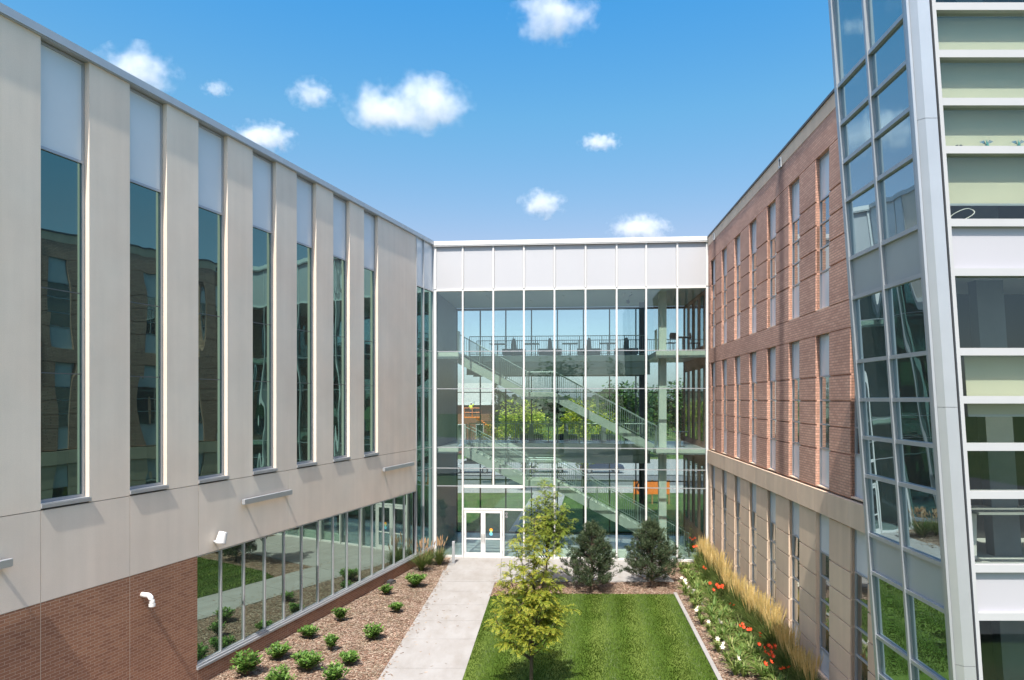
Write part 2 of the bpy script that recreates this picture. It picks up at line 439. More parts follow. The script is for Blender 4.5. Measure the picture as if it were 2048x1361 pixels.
# ------------------------------------------------------------------ right building
def XRW(d): return 6.55 + .0813*d
KR = math.sqrt(1+.0813**2); TR = math.atan2(-1, -.0813)
right = thing('brick_building', 'red brick building with tan limestone base, belt course and tall slot windows', 'building', (XRW(31.6), 31.6, 0), TR)
WN = [(.40+2.205*k, .40+2.205*k+.93) for k in range(8)]
UN, UF = 19.2, -.12
piers = [(UF, WN[0][0])] + [(WN[k][1], WN[k+1][0]) for k in range(7)] + [(WN[7][1], UN)]
GR = .02
br = MB(); st = MB()
for a, b in piers:
    for z0, z1 in ((5.32,6.32),(6.32,6.94),(6.94,7.57),(7.57,8.19),(8.19,9.29),(9.93,10.92),(10.92,11.55),(11.55,12.19),(12.19,12.81),(12.81,13.95)):
        br.box(a, b, 0, .5, z0+GR, z1-GR)
    br.box(a, b, .03, .48, 5.30, 13.99)
    for z0, z1 in ((-.3,.45),(.45,1.07),(1.07,1.70),(1.70,2.34),(2.34,2.97),(2.97,3.60),(3.60,4.66)):
        st.box(a, b, 0, .5, z0+GR, z1-GR)
    st.box(a, b, .035, .48, -.3, 4.66)
br.box(UF, UN, .0, .5, 9.29+.003, 9.93-GR*.2)
br.box(UF, UN, .0, .5, 13.95+.003, 14.74)
br.build('brick_wall', M['brickR'], right)
for a, b in WN: st.box(a, b, 0, .5, -.3, .45)
st.build('limestone_base', M['tan'], right)
bl = MB()
for a, b in piers + WN:
    if b - a > 3: 
        q = a
        while q < b: bl.box(q+.005, min(q+1.2, b)-.005, -.05, .5, 4.675, 5.27); q += 1.2
    else: bl.box(a+.005, b-.005, -.05, .5, 4.675, 5.27)
bl.build('belt_course', M['tan'], right)
MB().box(UF, UN, -.012, .5, 14.742, 15.13).build('parapet', M['tan'], right)
MB().box(UF-.02, UN, -.05, .55, 15.132, 15.20).build('coping', M['copingdark'], right)
MB().box(UF, UN, .56, 9, 14.6, 14.9).build('roof', M['inwall'], right)
MB().box(UF, UN, .6, .8, -.3, 14.5).build('backing_wall', M['dark'], right)
FL = {'top': (9.93, 13.95, (10.92,11.55,12.19,12.81)), 'mid': (5.33, 9.29, (6.32,6.94,7.57,8.19)), 'base': (.45, 4.66, (1.07,1.70,2.34,2.97,3.60))}
for k, (a, b) in enumerate(WN):
    for nm, (z0, z1, tr_) in FL.items():
        y = .13
        fr = MB(); fr.box(a+.002, a+.035, y-.03, y+.08, z0, z1-.002); fr.box(b-.035, b-.002, y-.03, y+.08, z0, z1-.002)
        for z in (z0,) + tr_ + (z1-.042,): fr.box(a+.035, b-.035, y-.03, y+.08, z, z+.04)
        f = fr.build('window', M['alu_blue'], right)
        zs = [z0] + list(tr_) + [z1-.04]
        g = MB()
        for i, (p, q) in enumerate(zip(zs, zs[1:])):
            first = (i == 0) or (nm == 'base' and i == 0)
            last = i == len(zs)-2
            if first or last: MB().box(a+.035, b-.035, y, y+.04, p+.04, q).build('spandrel_panel', M['spandrelR'], f)
            else: g.box(a+.035, b-.035, y, y+.04, p+.04, q)
        g.build('pane', M['glassR'], f)
        s_ = MB().box(a+.002, b-.002, .012, y-.03, z0, z0+.03)
        s_.build('sill', M['tan'], f)
RM = Matrix.Translation((XRW(31.6), 31.6, 0)) @ Matrix.Rotation(TR, 4, 'Z')
for u, lab in ((10.75, 'small roof drain scupper high on the tan parapet above the dark streak, nearer the camera'), (1.28, 'small roof drain scupper on the tan parapet beside the glass link')):
    t = thing('roof_scupper', lab, 'drain', tuple(RM @ Vector((u, 0, 14.80))), TR, 'scuppers on the brick parapet')
    b = MB(); b.box(-.10, .10, -.06, -.012, .16, .20); b.box(-.10, .10, -.06, -.012, -.1, -.06); b.box(-.10, -.07, -.06, -.012, -.06, .16); b.box(.07, .10, -.06, -.012, -.06, .16)
    b.build('spout', M['alu_blue'], t)
    MB().box(-.07, .07, -.04, -.012, -.06, .16).build('opening', M['dark'], t)
# ------------------------------------------------------------------ glass tower (leans towards the lawn)
TX, TY = 5.717, 9.2
def TP(x, y, z): return (x + .0555*y - .07*(z-7.6), y, z)
tower = thing('glass_tower', 'leaning glass and aluminium stair tower at the right edge, cut off by the frame', 'tower', (TX, TY, 0))
TD = 2.26; TH = 14.55
LV = [(0,.75,'s'),(.75,1.73,'g'),(1.73,2.37,'g'),(2.37,3.0,'g'),(3.0,3.65,'g'),(3.65,4.71,'g'),(4.71,5.35,'s'),
      (5.35,6.33,'g'),(6.33,6.97,'g'),(6.97,7.60,'g'),(7.60,8.24,'g'),(8.24,9.30,'g'),(9.30,9.96,'s'),
      (9.96,10.93,'g'),(10.93,11.57,'g'),(11.57,12.21,'g'),(12.21,12.84,'g'),(12.84,TH,'g')]
# courtyard side: two bays of panes
VY = [.05, TD/2+.02, TD]
for j in range(2):
    a, b = VY[j]+.028, VY[j+1]-.028
    for z0, z1, t in LV:
        MB(TP).box(.02, .06, a, b, z0+.03, z1-.03).build('pane' if t == 'g' else 'spandrel_panel', M['glassT' if t == 'g' else 'spandrelT'], tower)
for y in VY:
    wd = .045 if y == VY[2] else .028
    MB(TP).box(-.045, .10, y-wd, y+wd, 0, TH).build('mullion', M['alu_blue'], tower)
for z in [l[0] for l in LV[1:]] + [TH]:
    m = MB(TP)
    for j in range(2): m.box(-.03, .10, VY[j]+.028, VY[j+1]-(.028 if j == 0 else .045), z-.03, z+.03)
    m.build('transom', M['alu_blue'], tower)
# corner column: bright nosing, chamfer and front face
MB(TP).box(-.055, -.02, -.045, .02, 0, TH).build('corner_nosing', M['alu'], tower)
CJ = [0, 4.05, 7.5, 11.35, TH]
for z0, z1 in zip(CJ, CJ[1:]):
    MB(TP).prism([(-.018,.015),(-.018,-.03),(.055,-.115),(.215,-.115),(.215,.05),(.0,.05)], z0+.003, z1-.003).build('corner_column', M['alu'], tower)
MB(TP).box(.216, .246, -.05, .06, 0, TH).build('column_joint', M['dark'], tower)
MB(TP).box(.247, .297, -.12, .06, 0, TH).build('front_mullion', M['frontwhite'], tower)
FX0, FX1 = .298, 3.4
for z0, z1, t in LV:
    if t == 's': MB(TP).box(FX0, FX1, -.045, .02, z0+.052, z1-.052).build('front_panel', M['frontpanel'], tower)
    else: MB(TP).box(FX0, FX1, -.035, -.023, z0+.052, z1-.052).build('front_pane', M['clearT'], tower)
for z in [l[0] for l in LV[1:]] + [TH]:
    MB(TP).box(FX0, FX1, -.115, .06, z-.05, z+.05).build('front_transom', M['frontwhite'], tower)
MB(TP).box(FX1, FX1+.06, -.115, .06, 0, TH).build('front_mullion', M['white'], tower)
# body: floors, dark inside of the side glass, back walls, roof
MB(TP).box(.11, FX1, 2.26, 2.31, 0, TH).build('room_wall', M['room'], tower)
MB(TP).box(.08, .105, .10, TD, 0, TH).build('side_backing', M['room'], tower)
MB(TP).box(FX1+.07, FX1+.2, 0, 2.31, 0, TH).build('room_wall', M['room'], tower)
MB(TP).box(.3, FX1, 2.33, 2.37, 0, TH).build('rear_panel', M['alu_blue'], tower)
for z0, z1 in ((-.05, .02), (4.78, 5.28), (9.37, 9.88), (14.2, 14.5)):
    MB(TP).box(.11, FX1, .04, 2.25, z0, z1).build('floor_slab', M['inwall'], tower)
MB(TP).box(.0, FX1+.2, -.11, 2.3, TH+.03, TH+.12).build('roof', M['coping'], tower)
# upright box added behind the panes, imitating a bluish column reflection
MB(TP).box(1.22, 1.62, .9, 1.1, .02, 14.15).build('reflection_stripe', m_plain('slate_blue_reflection', (.13,.15,.17), .7), tower)
# roller blinds (parts: they belong to the tower's windows)
for x0, x1, z0, z1 in ((.34, FX1-.04, 10.27, 12.80), (.47, FX1-.04, 7.40, 8.20)):
    b = MB(TP).box(x0, x1, .085, .092, z0, z1).build('roller_blind', M['blind'], tower)
    MB(TP).box(x0, x1, .08, .097, z0-.03, z0).build('hem_bar', M['alu'], b)
def onT(x, y, z): p = TP(x, y, z); return (p[0]+TX, p[1]+TY, p[2])
for i, (x, s_, lab) in enumerate(((.56, .075, 'tiny dark folded figurine on the tower window ledge, leftmost and smallest'), (.93, .14, 'tiny pale teal folded figurine on the tower window ledge, in the middle'), (1.36, .14, 'tiny teal folded figurine on the tower window ledge at the right frame edge'))):
    t = thing('figurine', lab, 'ornament', onT(x, .028, 10.982), 0, 'folded figurines on the tower ledge')
    b = MB()
    b.add([(-.5*s_,0,0),(.5*s_,0,0),(.15*s_,.3*s_,.5*s_),(-.2*s_,-.3*s_,.45*s_),(.0,0,1.0*s_)], [(0,1,3),(1,2,4),(0,3,2),(3,4,2),(0,2,1),(1,4,3)])
    b.build('body', M['black' if i == 0 else 'teal'], t)
    w_ = MB(); w_.add([(0,0,.45*s_),(.8*s_,.1*s_,.8*s_),(.3*s_,0,.95*s_),(-.75*s_,-.1*s_,.7*s_),(-.2*s_,0,.9*s_)], [(0,1,2),(0,4,3)])
    w_.build('wing', M['black' if i == 0 else 'chrome'], t)
c = MB(); pts = []
for i in range(25):
    a = i/24*2*math.pi
    pts.append((.55+.20*math.cos(a)*.8, .03+.02*math.sin(3*a), 10.10+.07*math.sin(a*1.0)+.05*math.cos(a)))
c.tube(pts, .006, 5)
o = c.build('cable_loop', M['white'], None); tag(o, 'loop of thin white cable lying behind the tower window above the wide panel', 'cable'); o.location = (onT(0,0,10.1)[0], TY, 0)
t = thing('standing_desk', 'white legged standing desk inside the tower behind the lowest full window', 'desk', onT(1.2, .75, 5.28))
MB().box(-.55, .9, -.35, .35, .70, .73).build('desk_top', M['table'], t)
for x in (-.42, .78):
    l = MB().box(x-.04, x+.04, -.05, .05, .03, .70); l.box(x-.05, x+.05, -.34, .34, 0, .03); l.build('leg', M['white'], t)

# ------------------------------------------------------------------ glass link (atrium)
AO = (-3.77, 33.0); AR = math.atan2(-.081, 1)
AM = Matrix.Translation((*AO, 0)) @ Matrix.Rotation(AR, 4, 'Z')
def onA(u, y, z=0): return tuple(AM @ Vector((u, y, z)))
atr = thing('glass_atrium', 'three storey glass link with white top panels and tall white mullions between the two wings', 'building', (*AO, 0), AR)
MU = [.06, 1.413, 2.891, 4.358, 5.815, 7.284, 8.744, 10.12, 11.56, 12.95]
AW = 13.0; AD = 6.2; ZP = 12.83
for i, u in enumerate(MU):
    wd = .038 if i not in (0, 9) else .07
    z0 = 3.44 if i == 2 else 0
    m = MB().box(u-wd, u+wd, -.10, .02, z0, ZP); m.box(u-wd, u+wd, -.10, .02, ZP+.1, 14.96)
    m.build('mullion', M['white'], atr)
    MB().box(u-wd*.7, u+wd*.7, .021, .17, z0, ZP).build('mullion_back', M['alu_blue'], atr)
for a, b in zip(MU, MU[1:]):
    MB().box(a+.05, b-.05, -.03, .05, ZP+.1, 14.96).build('metal_panel', M['whitepanel'], atr)
MB().box(.0, AW, -.07, .1, ZP, ZP+.1).build('head_rail', M['white'], atr)
HZ = [9.93, 8.13, 5.30, 4.30, 3.44]
for i, (a, b) in enumerate(zip(MU, MU[1:])):
    w0, w1 = a+(.05 if i else .075), b-(.05 if i < 8 else .075)
    g = MB(); zz = [.10] + sorted(HZ) + [ZP]
    dr = i in (1, 2)
    for z0, z1 in zip(zz, zz[1:]):
        if dr and z0 < 3.4: continue
        g.box(w0, w1, .03, .042, z0+.018, z1-.018)
    g.build('glass_pane', M['clear'], atr)
    for z in HZ:
        if dr and z == 3.44: continue
        MB().box(w0, w1, -.012, .07, z-.018, z+.018).build('transom', M['alu'], atr)
    if not dr: MB().box(w0, w1, -.06, .1, 0.0, .10).build('bottom_rail', M['white'], atr)
cp = MB().box(-.05, AW+.05, -.17, 6.3, 14.97, 15.02); cp.box(-.05, AW+.05, -.19, -.05, 15.02, 15.22)
cp.build('coping', M['white'], atr)
MB().box(.0, AW, .06, 6.25, ZP+.02, 14.965).build('roof', M['ceil'], atr)
# entrance: transom bars, sidelight, overlight and two door leaves
en = MB().box(1.463, 4.308, -.11, .05, 3.38, 3.50); en.box(1.463, 4.308, -.09, .05, 2.30, 2.385)
en.box(3.34, 3.42, -.09, .05, 0, 2.30); en.box(3.42, 4.308, -.06, .08, 0, .09)
ent = en.build('entrance_frame', M['white'], atr)
MB().box(1.463, 4.308, -.02, -.008, 2.385, 3.38).build('overlight', M['clear'], ent)
MB().box(3.42, 4.308, -.02, -.008, .09, 2.30).build('sidelight', M['clear'], ent)
def door_leaf(x0, x1, hinge_left):
    d = MB(); y0, y1 = -.085, -.035
    d.box(x0, x0+.105, y0, y1, .01, 2.285); d.box(x1-.105, x1, y0, y1, .01, 2.285)
    d.box(x0+.105, x1-.105, y0, y1, 2.17, 2.285); d.box(x0+.105, x1-.105, y0, y1, .01, .27); d.box(x0+.105, x1-.105, y0, y1, .90, .96)
    o = d.build('door', M['white'], atr)
    g = MB(); g.box(x0+.105, x1-.105, -.066, -.056, .27, .90); g.box(x0+.105, x1-.105, -.066, -.056, .96, 2.17); g.build('pane', M['clear'], o)
    hx = x1-.05 if hinge_left else x0+.05
    h = MB().tube([(hx, -.09, .80), (hx, -.15, .82), (hx, -.15, 1.16), (hx, -.09, 1.18)], .014, 8); h.build('handle', M['chrome'], o)
    hg = MB()
    for z in (.25, 1.1, 1.95): hg.tube([(x0+.008 if hinge_left else x1-.008, -.095, z), (x0+.008 if hinge_left else x1-.008, -.095, z+.12)], .012, 6)
    hg.build('hinge', M['alu'], o)
    return o
DX = [1.475, 2.395, 2.405, 3.325]
door_leaf(DX[0], DX[1], True); dR = door_leaf(DX[2], DX[3], False)
def disc(x, z, r, col, nm, par, y=-.072, r0=0):
    b = MB(); n = 20
    if r0: b.add([(x+q*math.cos(2*math.pi*k/n), y, z+q*math.sin(2*math.pi*k/n)) for q in (r, r0) for k in range(n)], [(k,(k+1)%n,n+(k+1)%n,n+k) for k in range(n)])
    else:
        b.add([(x+r*math.cos(2*math.pi*k/n), yy, z+r*math.sin(2*math.pi*k/n)) for yy in (y, y+.003) for k in range(n)], [tuple(range(n)), tuple(range(n,2*n))[::-1]] + [(k,k+n,(k+1)%n+n,(k+1)%n) for k in range(n)])
    return b.build(nm, col, par)
mk = lambda n, c: m_plain(n, c, .5)
M['st_o'] = mk('orange_sticker', (.75,.32,.04)); M['st_b'] = mk('light_blue_sticker', (.15,.48,.62)); M['st_g'] = mk('green_sticker', (.30,.55,.25)); M['st_k'] = mk('grey_sticker', (.10,.10,.11))
sx = 2.78
o = disc(sx, 1.36, .085, M['st_o'], 'sticker', dR); o = disc(sx, 1.29, .06, M['st_g'], 'sticker', dR, -.0735); o = disc(sx, 1.17, .085, M['st_b'], 'sticker', dR)
for z in (2.16, 2.0): disc(3.52, z, .06, M['st_k'], 'sticker', ent, -.027); disc(3.52, z, .048, M['white'], 'sticker_ring', ent, -.0285, .04)
# floors, bridges and columns inside
ZF = [5.30, 9.90]
MB().box(.03, AW-.03, .12, AD, -.06, .012).build('ground_floor', M['floor'], atr)
for z in ZF:
    s_ = MB(); s_.box(.1, AW-.06, 3.3, AD-.05, z-.22, z); s_.box(.1, 1.15, .30, 3.3, z-.22, z); s_.box(10.62, AW-.06, .30, 3.3, z-.22, z)
    s_.build('floor_slab', M['floor'], atr)
    e = MB(); e.box(1.16, 10.61, 3.22, 3.295, z-.30, z+.02); e.box(.1, 1.15, .22, .295, z-.30, z+.01); e.box(10.62, AW-.06, .22, .295, z-.30, z+.01)
    e.build('slab_edge', M['steelpale'], atr)
    for yb in (3.28, 5.9):
        bm_ = MB(); bm_.box(1.1, 10.7, yb, yb+.03, z-.95, z-.31); bm_.box(1.1, 10.7, yb-.10, yb+.13, z-.99, z-.95); bm_.box(1.1, 10.7, yb-.09, yb+.12, z-.62, z-.58)
        bm_.build('steel_beam', M['steel'], atr)
MB().box(10.86, 11.22, 1.0, 1.36, .0, 5.0).build('column', M['steelpale'], atr)
MB().box(10.86, 11.22, 1.0, 1.36, 5.305, 9.6).build('column', M['steelpale'], atr)
MB().box(10.86, 11.22, 1.0, 1.36, 9.905, ZP+.02).build('column', M['steelpale'], atr)
MB().box(10.3, 10.58, 4.6, 4.9, .0, ZP+.02).build('dark_post', M['dark'], atr)
MB().box(.04, .09, .3, AD, .02, ZP+.02).build('side_wall', m_plain('slate_plaster', (.20,.225,.24), .7, 0, .06), atr)
MB().box(1.05, 1.09, 2.2, 2.3, .02, 9.6).build('hanger_rod', M['steelpale'], atr)
MB().box(AW-.05, AW+.02, .3, AD, .02, ZP+.02).build('inner_brick_wall', M['brickR'], atr)
for z0, z1 in ((1.2,4.4),(5.6,9.1),(10.2,12.6)):
    for y in (.75, 2.2, 3.7, 5.1): MB().box(AW-.09, AW-.045, y, y+.62, z0, z1).build('inner_window', M['glassR'], atr)
# rear glazing
RU = [.1] + [1.45+1.47*k for k in range(8)] + [AW-.06]
for i, u in enumerate(RU):
    MB().box(u-.03, u+.03, AD, AD+.16, 0, ZP).build('rear_mullion', M['dark'], atr)
for a, b in zip(RU, RU[1:]):
    MB().box(a+.03, b-.03, AD+.06, AD+.07, .05, ZP-.12).build('rear_pane', M['clear2'], atr)
for z in (0.0, 3.0, 8.0, ZP-.12): MB().box(.1, AW-.06, AD-.01, AD+.17, z, z+.05 if z < 12 else ZP).build('rear_transom', M['dark'], atr)
# railings on the bridges
def railing(par, p0, p1, name='railing', h=1.05, gap=.115, slope=True):
    P0, P1 = Vector(p0), Vector(p1); b = MB()
    L = (P1-P0).length; n = max(2, int(L/gap))
    up = Vector((0,0,h))
    b.tube([P0+up, P1+up], .022, 6); b.tube([P0+Vector((0,0,.10)), P1+Vector((0,0,.10))], .014, 4)
    for i in range(n+1):
        q = P0.lerp(P1, i/n); r_ = .022 if i % 10 == 0 else .0085
        b.tube([q+Vector((0,0,.0 if i % 10 == 0 else .10)), q+up], r_, 4)
    return b.build(name, M['rail'], par)
for z in ZF:
    railing(atr, (1.25, 3.36, z), (10.55, 3.36, z))
    railing(atr, (1.10, .42, z), (1.10, 1.1, z)); railing(atr, (10.68, .42, z), (10.68, 1.2, z))
    railing(atr, (1.3, AD-.25, z), (12.6, AD-.25, z))
# two straight stair runs
def flight(par, u0, z0, u1, z1, ya, yb):
    n = max(2, round(abs(z1-z0)/.17)); f_ = None
    for y in (ya, yb):
        m = MB().extr([(u0, z0-.02), (u1, z1-.02+.10), (u1, z1-.36), (u0, z0-.48)][::-1], y-.02, y+.02)
        m.build('stringer', M['steel'], par)
    tr_ = MB()
    for i in range(n):
        ua = u0+(u1-u0)*i/n; ub = u0+(u1-u0)*(i+1)/n; z = z0+(z1-z0)*(i+1)/n
        tr_.box(ua, ub+.03, ya+.03, yb-.03, z-.04, z); tr_.box(ua, ua+.02, ya+.03, yb-.03, z, z+abs(z1-z0)/n-.045)
    tr_.build('tread', M['steelpale'], par)
    tr2 = MB().extr([(u0, z0-.10), (u1, z1-.02), (u1, z1-.06), (u0, z0-.14)][::-1], ya+.03, yb-.03); tr2.build('soffit', M['steel'], par)
    for y in (ya, yb): 
        railing(par, (u0, y, z0+.04), (u1, y, z1+.06), 'stair_railing', .98, .12)
for zt, zl, zb, us, ue, lab in ((9.90, 7.98, 5.30, .95, 10.75, 'upper'), (5.30, 3.60, .012, 1.15, 12.35, 'lower')):
    st_ = tag(bpy.data.objects.new('stair', None)); COL.objects.link(st_); st_.parent = atr
    ya, yb = 1.45, 2.85
    flight(st_, us, zt, 4.40, zl, ya, yb)
    pl = MB().box(4.40, 5.80, ya-.02, yb+.02, zl-.05, zl); pl.build('landing', M['steelpale'], st_)
    for y in (ya, yb): MB().box(4.40, 5.80, y-.02, y+.02, zl-.34, zl-.051).build('stringer', M['steel'], st_); railing(st_, (4.42, y, zl), (5.78, y, zl), 'stair_railing', 1.0, .12)
    flight(st_, 5.80, zl, ue, zb, ya, yb)
for u, y in ((1.0, 1.2), (2.35, 1.6), (6.2, 1.8), (9.2, 1.2), (12.0, 1.3), (4.5, 3.2)):
    MB().box(u-.05, u+.05, y, y+1.25, ZP-.02, ZP+.015).build('ceiling_light', M['white'], atr)
MB().box(5.9, 9.25, .22, .55, .012, .42).build('heater_cover', M['steelpale'], atr)
ca = MB().tube([(9.55, .9, ZP), (9.55, .9, ZP-.12), (9.42, .88, ZP-.2), (9.38, .85, ZP-.4)], .018, 6); ca.ball((9.36, .84, ZP-.48), .09)
ca.build('dome_camera', M['black'], atr)

# ------------------------------------------------------------------ furniture in the link
def booth(label, loc, fab):
    t = thing('booth_seat', label, 'booth', loc, AR, 'double booths in the glass link')
    b = MB().box(-.62, -.10, -.35, .35, .12, .44); b.build('seat', fab, t, bevel=.03)
    b = MB().box(.10, .62, -.35, .35, .12, .44); b.build('seat', fab, t, bevel=.03)
    pr = [(-.14,.05),(.14,.05),(.13,.5),(.09,.85),(.05,1.0),(-.05,1.0),(-.09,.85),(-.13,.5)]
    MB().extr(pr[::-1], -.36, .36).build('backrest', M['greyfab'], t)
    return t
for px, z, wd, fab in ((1028,9.9,'between the leftmost two tables of','greyfab'),(1100,9.9,'second from the left on','greyfab'),(1177,9.9,'third from the left on','greyfab'),(1250,9.9,'rightmost on','greyfab')):
    d = 36.9; X = (px-1024)/F*d; booth(f'high backed grey booth seat {wd} the top bridge', (X, 33-.081*(X+3.77)+4.35, z), M[fab])
for px, wd in ((1063,'leftmost'),(1132,'middle'),(1205,'rightmost')):
    d = 36.9; X = (px-1024)/F*d; booth(f'{wd} dark navy booth seat on the lower bridge behind the stair', (X, 33-.081*(X+3.77)+4.35, 5.3), M['navy'])
def ped_table(label, loc, col, h=.74, r=.42):
    t = thing('pedestal_table', label, 'table', loc, AR, 'tables in the glass link')
    MB().box(-r, r, -.36, .36, h-.035, h).build('table_top', col, t, bevel=.008)
    MB().tube([(0,0,.02),(0,0,h-.036)], .04, 10).build('leg', M['chrome'], t)
    MB().tube([(0,0,0),(0,0,.02)], .26, 16).build('base', M['black'], t)
for px, z, col, h, lab in ((995,9.9,'table',.74,'grey pedestal table on the top bridge nearest the stair head'),(1063,9.9,'table',.74,'grey pedestal table on the top bridge, second from the left'),(1140,9.9,'table',.74,'grey pedestal table on the top bridge, third from the left'),(1214,9.9,'table',.74,'grey pedestal table on the top bridge, rightmost between the booths'),
                         (1031,5.3,'table',1.02,'tall grey table on the lower bridge in front of the yellow green tree'),(1097,5.3,'table',1.02,'tall grey table on the lower bridge between the navy booths')):
    d = 36.9; X = (px-1024)/F*d; ped_table(lab, (X, 33-.081*(X+3.77)+4.35, z), M[col], h)
def chair(label, loc, rz):
    t = thing('stacking_chair', label, 'chair', loc, rz, 'black chairs by the brick end of the link')
    MB().box(-.23, .23, -.22, .22, .43, .46).build('seat', M['black'], t, bevel=.01)
    b = MB().extr([(-.22,.62),(.22,.62),(.24,.80),(.17,.92),(-.17,.92),(-.24,.80)], .215, .24); b.build('backrest', M['black'], t)
    for x in (-.2, .2):
        MB().tube([(x,-.2,.43),(x*1.15,-.24,0)], .013, 6).build('leg', M['black'], t)
        MB().tube([(x,.225,.64),(x,.2,.43),(x*1.15,.27,0)], .013, 6).build('leg', M['black'], t)
chair('black stacking chair beside the pale column on the top floor', onA(11.45, .95, 9.9), AR+R(200))
chair('black stacking chair right of the dark table on the top floor', onA(12.55, 1.1, 9.9), AR+R(100))
ped_table('dark square table between two black chairs on the top floor', onA(12.0, 1.05, 9.9), M['black'], .74, .38)
ped_table('dark square table at the right end of the middle floor', onA(11.95, 1.6, 5.3), M['black'], .74, .38)
# ------------------------------------------------------------------ ground
def XPL(d): return -2.83 + (d-32.42)*.057
def XPR(d): return -.45 + (d-32.42)*.064
def XED(d): return 6.31 + (d-26.6)*.092
def m_ground():
    t = NT('rough_grass_ground'); v = t.coord()
    c = t.ramp(t.noise(v, .12, 6), [(.3,(.045,.085,.022)),(.55,(.075,.12,.03)),(.75,(.13,.13,.06))])
    return t.fin(t.bsdf(c, .9, spec=.2))
def m_concrete(name, col):
    t = NT(name); v = t.coord(); vv = t.coord(scale=(1,.35,1))
    a = t.ramp(t.noise(v, .6, 6, .62), [(.28,(.92,.905,.885)),(.6,(1.02,1.02,1.02))])
    b = t.ramp(t.noise(vv, 2.3, 5, .6), [(.35,(.90,.88,.86)),(.6,(1.02,1.02,1.02))])
    g = t.ramp(t.noise(v, 90, 2), [(.3,(.94,)*3),(.7,(1.04,)*3)])
    # thin rusty drip stains
    s = t.ramp(t.noise(vv, 1.6, 8, .7), [(.60,(1,1,1)),(.68,(.955,.91,.85)),(.74,(1,1,1))])
    c = t.mix(1, t.mix(1, t.mix(1, t.mix(1, col, a, 'MULTIPLY'), b, 'MULTIPLY'), g, 'MULTIPLY'), s, 'MULTIPLY')
    return t.fin(t.bsdf(c, .85, spec=.25, normal=t.bump(t.noise(v, 60, 3), .15, .004)))
def m_mulch():
    t = NT('bark_mulch'); v = t.coord(scale=(1,.55,1))
    vo = t.n('ShaderNodeTexVoronoi'); vo.inputs['Scale'].default_value = 26; t.l(v, vo.inputs['Vector'])
    sp = t.n('ShaderNodeSeparateColor'); t.l(vo.outputs['Color'], sp.inputs[0])
    c = t.ramp(sp.outputs[0], [(.0,(.10,.055,.038)),(.4,(.20,.13,.092)),(.75,(.27,.19,.145)),(1,(.36,.28,.22))])
    a = t.ramp(t.noise(t.coord(), .9, 5), [(.28,(.62,.57,.54)),(.5,(.95,.93,.92)),(.7,(1.12,1.10,1.09))])
    c = t.mix(1, c, a, 'MULTIPLY')
    return t.fin(t.bsdf(c, .95, spec=.15, normal=t.bump(vo.outputs['Distance'], .6, .03)))
def m_lawn():
    t = NT('mown_turf')
    c_ = t.n('ShaderNodeTexCoord'); sx = t.n('ShaderNodeSeparateXYZ'); t.l(c_.outputs['Object'], sx.inputs[0])
    # mowing stripes: bands of leaning grass along the lawn
    u = t.math('MULTIPLY_ADD', sx.outputs[1], -.13, sx.outputs[0])
    wv = t.math('SINE', t.math('ADD', t.math('MULTIPLY', u, 5.2), t.math('MULTIPLY', t.noise(c_.outputs['Object'], .45, 3), 3.4)))
    f = t.math('MULTIPLY_ADD', wv, .5, .5)
    n = t.noise(c_.outputs['Object'], .9, 3, .5)
    f2 = t.math('ADD', t.math('MULTIPLY', f, .5), t.math('MULTIPLY', n, .62))
    c = t.ramp(f2, [(.22,(.045,.085,.008)),(.5,(.060,.104,.012)),(.8,(.092,.135,.025))])
    fine = t.ramp(t.noise(c_.outputs['Object'], 45, 4), [(.3,(.82,.84,.76)),(.7,(1.16,1.14,1.08))])
    c = t.mix(1, c, fine, 'MULTIPLY')
    return t.fin(t.bsdf(c, .8, spec=.2, normal=t.bump(t.noise(c_.outputs['Object'], 70, 3), .6, .02)))
M['concrete'] = m_concrete('pale_concrete', (.285,.283,.278))
M['mulch'] = m_mulch(); M['lawn'] = m_lawn()
g = MB(); g.add([(-900,-300,-.30),(900,-300,-.30),(900,1500,-.30),(-900,1500,-.30)], [(0,1,2,3)])
tag(g.build('ground', m_ground()), kind='structure')
def poly_grid(name, left, right, d0, d1, nx, ny, mat, z=0, amp=0, sc=1.5, kind='structure'):
    b = MB(); vs = []
    for j in range(ny+1):
        d = d0+(d1-d0)*j/ny; a, c = left(d), right(d)
        for i in range(nx+1):
            x = a+(c-a)*i/nx
            zz = z + (amp*(noise.noise((x*sc, d*sc, 1.7)) + .5*noise.noise((x*sc*3.1, d*sc*3.1, 4.2))) if amp else 0)
            vs.append((x, d, zz))
    fs = [(j*(nx+1)+i, j*(nx+1)+i+1, (j+1)*(nx+1)+i+1, (j+1)*(nx+1)+i) for j in range(ny) for i in range(nx)]
    b.add(vs, fs)
    return tag(b.build(name, mat, smooth=bool(amp)), kind=kind)
poly_grid('mulch_bed', lambda d: XLW(d)-.1, lambda d: XPL(d)-.005, 6, 33.0, 60, 220, M['mulch'], .0, .03)
poly_grid('mulch_bed', lambda d: XED(d)+.13, lambda d: XRW(d)+.2, 6, 32.3, 40, 200, M['mulch'], .0, .03)
poly_grid('mulch_bed', lambda d: XPR(d)+.005, lambda d: XED(d)+.15, 26.3, 28.5, 60, 24, M['mulch'], .0, .025)
def lawn_top(x): return 26.62 - .35*max(0, (1.2-x)/2.0)**2 - .02*x
lw = MB(); nx, ny = 60, 80; vs = []
for j in range(ny+1):
    for i in range(nx+1):
        t_ = j/ny
        xg = XPR(24)+.01+(XED(24)-XPR(24)-.02)*i/nx
        d = 6 + (lawn_top(xg)-6)*t_
        x = XPR(d)+.01+(XED(d)-XPR(d)-.02)*i/nx
        vs.append((x, d, .045+.015*noise.noise((x*.6, d*.6, 3))))
